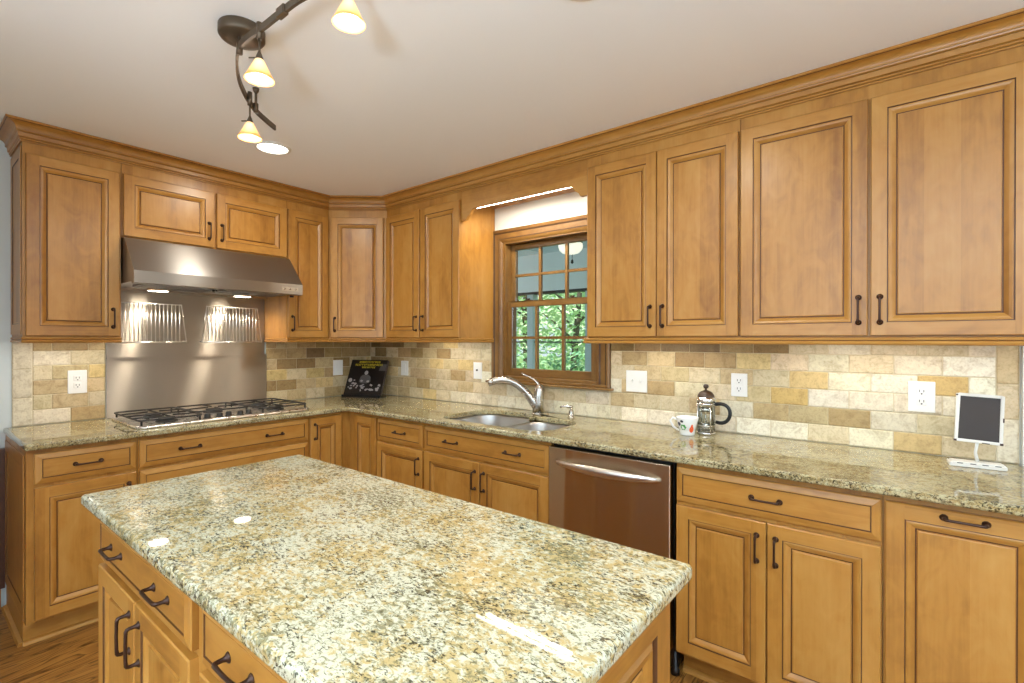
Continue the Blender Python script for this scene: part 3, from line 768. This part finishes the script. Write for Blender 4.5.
# ------------------------------------------------------------------ faucet, soap pump
t = thing('faucet', 'brushed nickel single-lever kitchen faucet behind the sink', 'faucet', (1.842, -.108, .9138))
m = MB(); m.lathe([(.0, 0), (.038, 0), (.038, .006), (.032, .010)], (0, 0, 0), 20)
m.tube([(0, 0, .004), (.001, 0, .06), (.004, 0, .11), (.008, .004, .150), (.008, .008, .180)], [.034, .033, .032, .031, .021], 16); m.build('body', NICKEL, t)
def bez(P, n=18):
    o = []
    for i in range(n + 1):
        k = i / n; q = [Vector(p) for p in P]
        while len(q) > 1: q = [q[j].lerp(q[j + 1], k) for j in range(len(q) - 1)]
        o.append(tuple(q[0]))
    return o
sp = bez([(-.004, -.004, .045), (-.05, -.04, .125), (-.09, -.085, .215), (-.150, -.145, .228), (-.205, -.195, .200)])
m = MB(); m.tube(sp, [.029 - .0075 * math.sin(PI / 2 * min(1, i / 12)) for i in range(len(sp))], 14); m.build('spout', NICKEL, t)
m = MB(); m.tube([(-.199, -.190, .203), (-.222, -.210, .190)], [.024, .020], 14); m.build('spray_head', NICKEL, t)
m = MB(); m.tube(bez([(.008, .006, .172), (-.005, -.004, .215), (-.05, -.02, .225), (-.095, -.045, .250)], 10), [.0125, .012, .0105, .0095, .0085, .0075, .0068, .006, .006, .006, .005], 10, flat=(.6, 1)); m.build('lever', NICKEL, t)
t = thing('soap_dispenser', 'small nickel soap pump on the counter beside the faucet', 'soap dispenser', (2.078, -.105, .914))
m = MB(); m.lathe([(0, 0), (.022, 0), (.022, .005), (.015, .009), (.014, .034), (.014, .040), (.009, .042), (.008, .060), (0, .060)], (0, 0, 0), 14); m.build('base', NICKEL, t)
m = MB(); m.tube([(.008, .004, .060), (-.01, -.006, .066), (-.045, -.026, .066), (-.056, -.032, .058)], [.009, .0085, .006, .005], 10); m.build('nozzle', NICKEL, t)

# ------------------------------------------------------------------ outlets and switches
PLG = 'wall plates on the tile'
def plate(name, label, cat, org, rot, w, h, kind):
    t = thing(name, label, cat, org, rot, PLG)
    m = MB(); m.box(-w / 2, w / 2, -.006, 0, -h / 2, h / 2); m.build('plate', WHITE, t, bevel=.002)
    gangs = [0] if w < .10 else [-.023, .023]
    if w >= .10 and kind == 'duplex1': gangs = [0]
    for gx in gangs:
        if kind.startswith('duplex'):
            for dz in (-.020, .020):
                m = MB(); m.box(gx - .0165, gx + .0165, -.009, -.006, dz - .014, dz + .014); r_ = m.build('receptacle', WHITE, t, bevel=.002)
                m = MB(); m.box(gx - .008, gx - .0055, -.0094, -.0088, dz - .002, dz + .008); m.box(gx + .0055, gx + .008, -.0094, -.0088, dz - .002, dz + .008); m.lathe([(.0, -.0094), (.003, -.0094), (.003, -.0088)], (gx, 0, dz - .008), 8, axis='y'); m.build('slots', BLACK, r_)
        elif kind == 'toggle':
            m = MB(); m.box(gx - .006, gx + .006, -.0075, -.006, -.012, .012); m.build('surround', WHITE, t)
            m = MB(); m.box(gx - .0045, gx + .0045, -.019, -.006, -.002, .010); m.build('toggle', BRONZE if w < .10 else WHITE, t, bevel=.002)
        elif kind == 'rocker':
            m = MB(); m.box(gx - .017, gx + .017, -.010, -.006, -.034, .034); m.build('rocker', WHITE, t, bevel=.002)
plate('outlet', 'white outlet plate on the tile beside the steel panel, at the open end', 'outlet', (.0105, -1.934, 1.132), Y90, .082, .128, 'duplex')
plate('switch_plate', 'white wall plate on the range wall behind the cookbook', 'switch', (.0105, -.326, 1.143), Y90, .086, .122, 'rocker')
plate('switch_plate', 'white wall plate on the window wall close to the corner', 'switch', (.464, -.0105, 1.142), 0, .086, .116, 'rocker')
plate('switch_plate', 'single toggle switch plate on the tile beside the window casing and faucet', 'switch', (1.256, -.0105, 1.152), 0, .078, .116, 'toggle')
plate('switch_plate', 'double white switch plate between window and french press', 'switch', (2.441, -.0105, 1.140), 0, .122, .118, 'toggle')
plate('outlet', 'white outlet plate above the french press handle', 'outlet', (2.972, -.0105, 1.150), 0, .074, .112, 'duplex')
plate('outlet', 'white outlet plate beside the chalkboard sign', 'outlet', (3.654, -.0105, 1.142), 0, .084, .122, 'duplex')

# ------------------------------------------------------------------ things on the counter
t = thing('french_press', 'glass and chrome french press coffee maker beside the mug', 'coffee maker', (2.848, -.120, .914))
m = MB(); m.lathe([(0, .012), (.040, .012), (.0415, .018), (.0415, .152), (.043, .156), (.0405, .156), (.0395, .150), (.0395, .020), (0, .016)], (0, 0, 0), 28); m.build('beaker', PGLASS, t)
m = MB(); m.lathe([(.0, .001), (.042, .001), (.044, .004), (.044, .012), (.041, .012)], (0, 0, 0), 28)
m.lathe([(.0425, .140), (.0440, .140), (.0440, .152), (.0425, .152), (.0425, .140)], (0, 0, 0), 28); m.lathe([(.0425, .040), (.0435, .040), (.0435, .046), (.0425, .046), (.0425, .040)], (0, 0, 0), 28)
for k in range(4):
    a = PI / 4 + k * PI / 2; x, y = .0432 * math.cos(a), .0432 * math.sin(a); m.tube([(x, y, .0), (x, y, .152)], .0028, 6)
m.build('frame', CHROME, t)
m = MB(); m.lathe([(.0, .156), (.045, .156), (.046, .160), (.046, .170), (.042, .176), (.040, .178)], (0, 0, 0), 28); m.build('lid_band', CHROME, t)
m = MB(); m.lathe([(.040, .178), (.037, .190), (.028, .202), (.014, .209), (.005, .212), (.005, .218), (.011, .222), (.013, .230), (.010, .238), (.0, .241)], (0, 0, 0), 24); m.build('lid', plain('lid_brown', rgb(62, 42, 26), .3), t)
m = MB(); m.tube([(0, 0, .05), (0, 0, .176)], .0025, 8); m.lathe([(0, .046), (.037, .046), (.0375, .054), (0, .056)], (0, 0, 0), 24); m.lathe([(0, .110), (.037, .110), (.037, .128), (0, .130)], (0, 0, 0), 24); m.build('plunger', CHROME, t)
hp = bez([(.044, 0, .146), (.085, 0, .158), (.128, 0, .150), (.124, 0, .085), (.100, 0, .045), (.046, 0, .062)], 16)
m = MB(); m.tube(hp, .0085, 10, flat=(1, .8)); m.build('handle', BLACK, t)

t = thing('mug', 'white mug painted with green leaves and an orange fruit', 'mug', (2.785, -.198, .914))
def mr(z): return .034 + .018 * min(1, z / .082) ** 1.3
m = MB(); pr = [(0, .0), (.032, .0), (.034, .003)] + [(mr(z), z) for z in (.01, .025, .045, .065, .082)] + [(.0515, .0845), (.0495, .083), (.046, .06), (.034, .008), (0, .006)]
m.lathe(pr, (0, 0, 0), 32); m.build('cup', CERAM, t)
ha = math.radians(195); hx, hy = math.cos(ha), math.sin(ha)
m = MB(); m.tube([(hx * d, hy * d, z) for d, z in ((.045, .070), (.066, .078), (.078, .062), (.064, .034), (.036, .018))], .0052, 8, flat=(1, .7)); m.build('handle', CERAM, t)
def decal(name, mat, az, z, rx, rz, petals=0):
    m = MB(); N = 18; r0 = mr(z)
    ctr = None; ring = []
    for i in range(N):
        a = 2 * PI * i / N; k = 1 if not petals else .62 + .38 * abs(math.cos(petals * a / 2))
        da = rx * k * math.cos(a) / r0; zz = z + rz * k * math.sin(a)
        r = mr(zz) + .0007; ring.append((r * math.cos(az + da), r * math.sin(az + da), zz))
    inner = [(x * .98, y * .98, zz) for x, y, zz in ring]
    m.rings([inner, ring], 0, False); m.face(ring, 0); m.build(name, mat, t)
fc = math.atan2(-2.375, .844)
decal('painted_leaves', plain('leaf_green_paint', rgb(58, 150, 54), .3), fc - .45, .040, .015, .015, 6)
decal('painted_fruit', plain('fruit_orange_paint', rgb(226, 88, 38), .3), fc + .50, .030, .0105, .015)
decal('painted_fruit_tip', plain('fruit_orange_paint', rgb(226, 88, 38), .3), fc + .50, .045, .005, .010)
decal('painted_berry', plain('berry_blue_paint', rgb(52, 58, 84), .3), fc - .95, .054, .010, .010)
decal('painted_berry', plain('berry_black_paint', rgb(44, 44, 52), .3), fc - .55, .068, .008, .006)

t = thing('chalkboard_sign', 'small blank chalkboard in a chipped white frame on a stand', 'sign', (3.803, -.150, .914), math.radians(4))
m = MB(); m.box(-.076, .076, -.032, .032, 0, .013); m.box(-.070, .070, -.027, .027, .013, .017); m.build('base', WHITEP, t, bevel=.002)
m = MB(); m.tube([(.004, 0, .016), (-.002, 0, .05), (.004, 0, .092)], [.006, .0045, .005], 8); m.build('post', WHITEP, t)
fr = bpy.data.objects.new('frame_mount', None)
m = MB(); w, h, b = .128, .172, .009
for q in ((-w / 2, -w / 2 + b, 0, h), (w / 2 - b, w / 2, 0, h), (-w / 2 + b, w / 2 - b, 0, b), (-w / 2 + b, w / 2 - b, h - b, h)): m.box(q[0], q[1], -.010, .004, q[2], q[3])
o = m.build('frame', WHITEP, t, (.004, 0, .086), bevel=.002); o.rotation_euler = (math.radians(-4), math.radians(2.5), 0)
m = MB(); m.box(-w / 2 + b, w / 2 - b, -.006, .001, b, h - b); m.build('slate', SLATE, o)
m = MB()
for x0, x1, z0, z1 in ((-w / 2 - .001, -w / 2 + .006, -.001, .006), (w / 2 - .008, w / 2 + .001, -.001, .007), (w / 2 - .003, w / 2 + .001, .08, .095), (-w / 2 - .001, -w / 2 + .004, h - .008, h - .003), (.01, .03, -.001, .002)): m.box(x0, x1, -.0112, .0045, z0, z1)
m.build('chipped_patches', BRONZE, o)
m = MB()
for x in (-.055, -.02, .012, .045): m.box(x, x + .016, -.0325, -.03, .0115, .0137)
m.build('chipped_patches', BRONZE, t)

# cookbook leaning in the corner
ang = math.atan2(.143, .283)
t = thing('cookbook', 'black cookbook with yellow title and grey cover picture, leaning in the corner', 'book', (.258, -.272, .9145), ang)
lean = math.radians(-27)
bk = MB(); bk.box(-.158, .158, -.0, .028, 0, .300); book = bk.build('cover', plain('book_black', rgb(26, 23, 22), .3), t, (0, 0, .0225), bevel=.002); book.rotation_euler = (lean, 0, 0)
m = MB(); m.box(-.153, .1585, .003, .025, .003, .297); m.build('pages', plain('page_paper', rgb(92, 84, 74), .8), book)
YEL = plain('title_yellow', rgb(206, 190, 44), .5); GRY = plain('cover_grey', rgb(158, 152, 148), .6); GR2 = plain('cover_dark_grey', rgb(84, 80, 78), .6)
m = MB(); x = -.10
r2 = random.Random(3)
for z, x0, x1, hh in ((.272, -.085, .085, .015), (.248, -.115, .118, .015), (.227, -.052, .055, .013)):
    x = x0
    while x < x1:
        w = r2.uniform(.007, .013)
        m.box(x, x + .0028, -.0016, .0003, z, z + hh)
        m.box(x, x + w, -.0016, .0003, z + (hh - .0028 if r2.random() < .5 else hh * .4), z + (hh if r2.random() < .5 else hh * .4 + .0028)) if False else m.box(x, x + w, -.0016, .0003, z + hh - .0028, z + hh)
        if r2.random() < .6: m.box(x, x + w, -.0016, .0003, z, z + .0026)
        if r2.random() < .5: m.box(x + w - .0026, x + w, -.0016, .0003, z, z + hh)
        x += w + .0045
m.build('title', YEL, book)
def disc(m, cx, cz, rx, rz, y, n=16, wob=0, seed=0):
    q = random.Random(seed); pts = []
    for i in range(n):
        a = 2 * PI * i / n; k = 1 + wob * (q.random() - .5); pts.append((cx + rx * k * math.cos(a), cz + rz * k * math.sin(a)))
    m.prism(pts, -y, .0003, axis='y')
m = MB(); m.prism([(-.052, .11), (-.046, .15), (-.030, .168), (.022, .168), (.040, .15), (.048, .11), (.020, .095), (-.03, .095)], -.0012, .0003, axis='y'); m.build('cover_print', GR2, book)
m = MB(); m.prism([(.098, .205), (.156, .205), (.156, .262), (.112, .262)], -.0012, .0003, axis='y'); m.build('cover_print', GR2, book)
m = MB(); disc(m, -.004, .186, .015, .018, .0016)
r3 = random.Random(11)
for i in range(34):
    x = r3.uniform(-.135, .135); z = r3.uniform(.03, .085) + (.05 * r3.random() if abs(x) > .05 and x < 0 else 0)
    disc(m, x, z, r3.uniform(.005, .013), r3.uniform(.004, .010), .0014 + .0004 * r3.random(), 9, .5, i)
disc(m, -.028, .115, .012, .009, .002, 10, .3, 71); disc(m, .026, .112, .012, .009, .002, 10, .3, 72); disc(m, -.128, .12, .016, .018, .002, 10, .3, 73)
m.build('cover_pattern', GRY, book)
m = MB(); m.box(-.162, .162, -.022, .10, 0, .008); m.box(-.162, .162, -.022, -.017, .008, .022)
m.tube([(-.08, .09, .008), (-.08, .148, .20)], .004, 8); m.tube([(.08, .09, .008), (.08, .148, .20)], .004, 8); m.build('stand', BLACK, t)

# ------------------------------------------------------------------ island
IX0, IX1, IY0, IY1 = 1.736, 3.276, -2.238, -1.572
t = thing('kitchen_island', 'long kitchen island of honey-stained maple under pale granite', 'island', (1.766, -1.625, ZB), 0)
Wi = 1.470; Di = .559
m = MB('z'); m.box(0, Wi, -Di, 0, 0, HB); m.build('body', MAPLE, t)
m = MB('x'); m.box(.05, Wi - .05, -Di + .07, -.07, -ZB, 0); m.build('toe_kick', MAPLE, t)
def idoor(x0, x1, side):
    w, h = x1 - x0, DZ1 - DZ0
    door(t, x0, -Di, DZ0 - ZB, w, h, ((w - .035 if side == 'r' else .035), h - .088, 'v'))
drawer(t, .006, -Di, RZ0 - ZB, .699, rh, [.178, .530]); idoor(.006, .343, 'r'); idoor(.349, .705, 'l')
drawer(t, .760, -Di, RZ0 - ZB, .704, rh, [.180, .525]); idoor(.760, 1.108, 'r'); idoor(1.114, 1.464, 'l')
m = panel(MB(), .555, HB - .012, [(0, 0), (0, .012), (.062, .012), (.064, .004), (.070, .004), (.080, .010), (.092, .008), (.104, .001), (.108, .001), (.110, .004)], [0, 0, 1, 1, 0, 0, 0, 1, 0], stile=1); m.build('end_panel', [MAPLE, GLAZE], t, (Wi, -.557, .006), Y90)
m = panel(MB(), 1.37, HB - .02, END_P, END_M); m.build('back_panel', [MAPLE, GLAZE], t, (Wi - .05, .0005, .01), PI)
isl = slab('island_top', rrect(IX0, IX1, IY0, IY1, .012, 5), [], .8835, .916, GRAN_I, .010)
tag(isl, 'pale speckled granite top of the kitchen island', 'countertop')

# ------------------------------------------------------------------ ceiling lights
def can(x, y, label):
    t = thing('recessed_light', label, 'ceiling light', (x, y, CZ), 0, 'recessed ceiling lights')
    m = MB(); m.lathe([(.092, -.0005), (.090, -.006), (.078, -.009), (.074, -.004), (.074, -.0005)], (0, 0, 0), 32); m.build('trim_ring', WHITEP, t)
    m = MB(); m.lathe([(.074, -.001), (.070, -.005), (.0, -.006)], (0, 0, 0), 28); m.build('lens', CANLENS, t)
    lamp('recessed_glow', 'AREA', (x, y, CZ - .02), 8, (1, .93, .80), (0, 0, 0), shape='DISK', size=.13)
can(.945, -1.300, 'round recessed ceiling light between range hood and track light')
can(2.890, -1.345, 'round recessed ceiling light over the walkway in front of the dishwasher')
can(.945, -3.6, 'round recessed ceiling light toward the rear of the room, range side')
can(2.880, -3.6, 'round recessed ceiling light toward the rear of the room, middle')
can(4.9, -1.300, 'round recessed ceiling light beyond the counter end, window side')
can(4.9, -3.6, 'round recessed ceiling light beyond the counter end, rear')

TZ = 2.320
t = thing('track_light', 'curved bronze track light with cone shades over the island', 'track light', (1.885, -1.853, CZ))
m = MB(); m.lathe([(.0, -.0005), (.068, -.0005), (.070, -.004), (.070, -.030), (.066, -.036), (.04, -.043), (0, -.046)], (0, 0, 0), 36); m.build('canopy', BRONZE2, t)
rp = [(2.95, -1.75), (2.72, -1.79), (2.45, -1.824), (2.30, -1.862), (2.17, -1.868), (2.065, -1.870), (1.99, -1.875), (1.907, -1.870), (1.82, -1.842), (1.72, -1.797), (1.635, -1.747), (1.55, -1.685), (1.471, -1.614), (1.380, -1.498)]
def smooth(P, n=5):
    o = []
    for i in range(len(P) - 1):
        p0, p1, p2, p3 = [Vector(P[max(0, min(len(P) - 1, i + k))]) for k in (-1, 0, 1, 2)]
        for j in range(n):
            u = j / n; o.append(.5 * ((2 * p1) + (p2 - p0) * u + (2 * p0 - 5 * p1 + 4 * p2 - p3) * u * u + (3 * p1 - p0 - 3 * p2 + p3) * u ** 3))
    return o + [Vector(P[-1])]
sm = smooth(rp); m = MB(); L = []
for i, p in enumerate(sm):
    d = (sm[min(i + 1, len(sm) - 1)] - sm[max(i - 1, 0)]).normalized(); nn = Vector((-d.y, d.x)) * .0042
    x, y = p.x - 1.885, p.y + 1.853
    L.append([(x + nn.x, y + nn.y, TZ - CZ - .011), (x + nn.x, y + nn.y, TZ - CZ + .011), (x - nn.x, y - nn.y, TZ - CZ + .011), (x - nn.x, y - nn.y, TZ - CZ - .011)])
m.rings(L, 0, False, cap0=True, cap1=True); m.build('track', BRONZE2, t)
m = MB()
for x, y, fl in ((1.903, -1.868, 0), (1.518, -1.644, 1), (2.60, -1.808, 1)):
    xx, yy = x - 1.885, y + 1.853
    m.tube([(xx, yy, -.04 if not fl else -.001), (xx, yy, TZ - CZ - .012)], .0055, 8)
    if fl: m.lathe([(0, -.0005), (.013, -.0005), (.011, -.012), (.006, -.02)], (xx, yy, 0), 14)
    m.lathe([(.0, TZ - CZ - .022), (.009, TZ - CZ - .022), (.010, TZ - CZ + .014), (.005, TZ - CZ + .018)], (xx, yy, 0), 10)
m.build('standoff', BRONZE2, t)
m = MB(); xx, yy = 2.185 - 1.885, -1.868 + 1.853
m.box(xx - .022, xx + .022, yy - .009, yy + .009, TZ - CZ - .014, TZ - CZ + .014); m.build('connector', BRONZE2, t, bevel=.003)
def pendant(x, y, drop, tilt=0):
    xx, yy = x - 1.885, y + 1.853; z = TZ - CZ
    m = MB(); m.tube([(xx, yy, z + .022), (xx, yy, z - .030)], .0085, 10); m.tube([(xx, yy, z - .030), (xx, yy, z - drop)], .0035, 8)
    z1 = z - drop
    m.lathe([(.004, z1 + .004), (.006, z1 - .002), (.0125, z1 - .020), (.012, z1 - .024), (0, z1 - .024)], (xx, yy, 0), 16); m.tube([(xx, yy, z1 - .015), (xx - .026, yy - .02, z1 - .015)], .0025, 6)
    h = m.build('lamp_holder', BRONZE2, t)
    m = MB(); m.lathe([(.011, 0), (.015, -.007), (.036, -.050), (.043, -.064), (.0418, -.064), (.0345, -.050), (.0135, -.007), (.009, 0)], (0, 0, 0), 28); s_ = m.build('shade', SHADE, h, (xx, yy, z1 - .020))
    m = MB(); m.lathe([(.0, -.006), (.009, -.008), (.016, -.028), (.018, -.037), (.013, -.044), (0, -.047)], (0, 0, 0), 16); m.build('bulb', BULB, h, (xx, yy, z1 - .020))
    lamp('pendant_glow', 'POINT', (x, y, CZ + z1 - .10), 2.2, (1, .92, .82), shadow_soft_size=.03)
pendant(2.047, -1.870, .070); pendant(1.580, -1.695, .076); pendant(2.455, -1.824, .036)

# under-cabinet lamps: slim bars fixed beneath the wall cabinets
def bar(x, y, L, rot, p, label):
    t = thing('under_cabinet_light', label, 'light', (x, y, ZU), rot, 'slim bar lamps under the wall cabinets')
    m = MB('x'); m.box(-L / 2, L / 2, -.022, .022, -.018, -.0006); m.build('housing', WHITEP, t)
    m = MB(); m.box(-L / 2 + .01, L / 2 - .01, -.014, .014, -.0195, -.0182); m.build('diffuser', TUBE, t)
    lamp('bar_glow', 'AREA', (x, y, ZU - .025), p, (.95, .97, 1), (math.radians(12) if rot == 0 else 0, math.radians(12) if rot else 0, 0), shape='RECTANGLE', size=L if rot == 0 else .03, size_y=.03 if rot == 0 else L)
bar(3.50, -.20, .60, 0, .5, 'slim bar lamp under the wall cabinet over the chalkboard sign')
bar(2.65, -.20, .45, 0, .5, 'slim bar lamp under the wall cabinet over the mug')
bar(1.05, -.20, .45, 0, .7, 'slim bar lamp under the wall cabinet between corner and window')
bar(.20, -2.00, .25, Y90, .35, 'slim bar lamp under the wall cabinet at the open end')

# ------------------------------------------------------------------ outdoors: porch and trees
mb = MB('x'); mb.box(-5, 6, .14, 2.75, -.25, -.05); struct(mb.build('porch_floor', PORCHP))
mb = MB('x'); mb.box(-5, 6, .14, 2.9, 2.46, 2.52)
for i in range(26): mb.box(-5 + i * .42, -4.985 + i * .42, .14, 2.9, 2.452, 2.46)
struct(mb.build('porch_ceiling', PORCHP))
mb = MB('x'); mb.box(-5, 6, 2.55, 2.70, 1.985, 2.46); o = struct(mb.build('porch_beam', PORCHW)); mb = MB('x'); mb.box(-5, 6, 2.56, 2.69, 1.955, 1.985); mb.build('beam_trim', IRON, o)
def post(x, mat, w, label, z1=1.955):
    m = MB('z'); m.box(x - w / 2, x + w / 2, 2.57, 2.68, -.05, z1); m.box(x - w / 2 - .015, x + w / 2 + .015, 2.555, 2.695, -.05, .06)
    tag(m.build('porch_post', mat, bevel=.004), label, 'post', 'porch posts outside the window')
post(-.205, PORCHP, .095, 'grey-blue porch post seen through the middle of the window')
post(.665, PORCHP, .115, 'grey-blue porch post beside the wall cabinet edge')
post(-.545, PORCHW, .075, 'pale porch post beside the window jamb, next to the dark downspout')
post(-1.5, PORCHP, .11, 'grey-blue porch post farthest along the porch, past the downspout'); post(2.2, PORCHP, .11, 'grey-blue porch post at the opposite porch end, away from the downspout')
m = MB(); m.tube([(-.480, 2.62, -.05), (-.480, 2.62, 1.95)], .012, 8); tag(m.build('downspout', IRON), 'thin dark pipe beside the pale porch post', 'pipe')
m = MB('x'); m.box(-5, 6, 2.605, 2.635, 1.335, 1.352); tag(m.build('porch_rail', IRON), 'thin dark screen bar running between the porch posts', 'rail')
t = thing('porch_light', 'cream dome ceiling light under the porch roof', 'light', (.725, 2.06, 2.452))
m = MB(); m.lathe([(.0, -.001), (.13, -.001), (.13, -.03), (.12, -.04)], (0, 0, 0), 28); m.build('base', IRON, t)
m = MB(); m.lathe([(.128, -.03), (.135, -.055), (.125, -.095), (.09, -.13), (.04, -.145), (0, -.148)], (0, 0, 0), 28); m.build('shade', PORCHLENS, t)
m = MB(); m.tube([(.02, 0, -.146), (.02, 0, -.20)], .004, 6); m.lathe([(0, -.20), (.012, -.21), (.016, -.24), (0, -.255)], (.02, 0, 0), 10); m.build('pull_chain', BLACK, t)
mb = MB(); mb.box(-30, 20, 2.75, 40, -.5, -.3); struct(mb.build('lawn', LAWN))

def tree(x, y, h, crown, n, label, mat=LEAF, size=.13, seed=0, lean=0, z0=-.3):
    q = random.Random(seed)
    t = thing('tree', label, 'tree', (x, y, z0), 0, 'trees beyond the porch')
    m = MB(); r0 = .055 + h * .006
    m.tube([(0, 0, 0), (lean * .3, .05, h * .3), (lean * .7, 0, h * .6), (lean, .1, h * .9)], [r0, r0 * .85, r0 * .6, r0 * .25], 8)
    for k in range(9):
        a = q.uniform(0, 6.28); zz = h * q.uniform(.2, .7); ln = crown * q.uniform(.5, .9); lx = lean * zz / h
        m.tube([(lx, 0, zz), (lx + math.cos(a) * ln * .5, math.sin(a) * ln * .5, zz + ln * .45), (lx + math.cos(a) * ln, math.sin(a) * ln, zz + ln * .8)], [r0 * .45, r0 * .3, r0 * .1], 6)
    m.build('trunk', BARK, t)
    m = MB()
    for i in range(n):
        while True:
            p = Vector((q.uniform(-1, 1), q.uniform(-1, 1), q.uniform(-1, 1)))
            if .25 < p.length < 1: break
        c = Vector((p.x * crown + lean * .6, p.y * crown, h * .55 + p.z * h * .5))
        if c.z < .1: continue
        s_ = size * q.uniform(.6, 1.2); a = q.uniform(0, 6.28); b = q.uniform(-.9, .9)
        d1 = Vector((math.cos(a), math.sin(a), b)).normalized() * s_; d2 = d1.cross(Vector((q.uniform(-1, 1), q.uniform(-1, 1), 1))).normalized() * s_ * .55
        m.face([c - d1, c - d2 * .9, c + d1, c + d2 * .9])
    m.build('foliage', mat, t, merge=False)
tree(-1.9, 6.2, 4.6, 1.0, 2400, 'slender tree with dark branching trunk just beyond the porch', LEAF, .08, 2, .4)
tree(-4.1, 7.6, 4.4, 1.15, 2600, 'leafy tree behind the pale porch post', LEAF, .09, 3)
tree(-4.0, 11.3, 6.5, 1.95, 3600, 'big pale green tree behind the slender one', LEAF, .13, 4)
tree(-8.7, 11.2, 6.5, 1.9, 3200, 'big tree deep in the yard behind the leafy one', LEAF, .14, 5)
tree(-6.3, 15.4, 8.0, 2.3, 3600, 'tallest tree at the far end of the yard', LEAF, .17, 6)
tree(1.6, 9.0, 5.0, 1.6, 2200, 'round leafy tree far beyond the post at the wall cabinet', LEAF, .12, 7)
def shrub(x, y, r, h, label, seed):
    q = random.Random(seed); m = MB()
    for i in range(1500):
        while True:
            p = Vector((q.uniform(-1, 1), q.uniform(-1, 1), q.uniform(0, 1)))
            if p.length < 1: break
        c = Vector((p.x * r, p.y * r, p.z * h)); s_ = .06 * q.uniform(.6, 1.2); a = q.uniform(0, 6.28)
        d1 = Vector((math.cos(a), math.sin(a), q.uniform(-.8, .8))).normalized() * s_; d2 = d1.cross(Vector((.2, .1, 1))).normalized() * s_ * .5
        m.face([c - d1, c - d2, c + d1, c + d2])
    o = m.build('shrub', LEAF2, None, (x, y, -.3), merge=False); tag(o, label, 'shrub', 'shrubs along the yard')
shrub(-.62, 4.1, .62, 1.60, 'dark green shrub low behind the middle pane', 21)
shrub(-2.0, 4.2, .62, 1.70, 'dark green shrub low behind the pale porch post', 22)
shrub(.80, 4.1, .62, 1.55, 'dark green shrub low beside the porch post at the wall cabinet', 23)
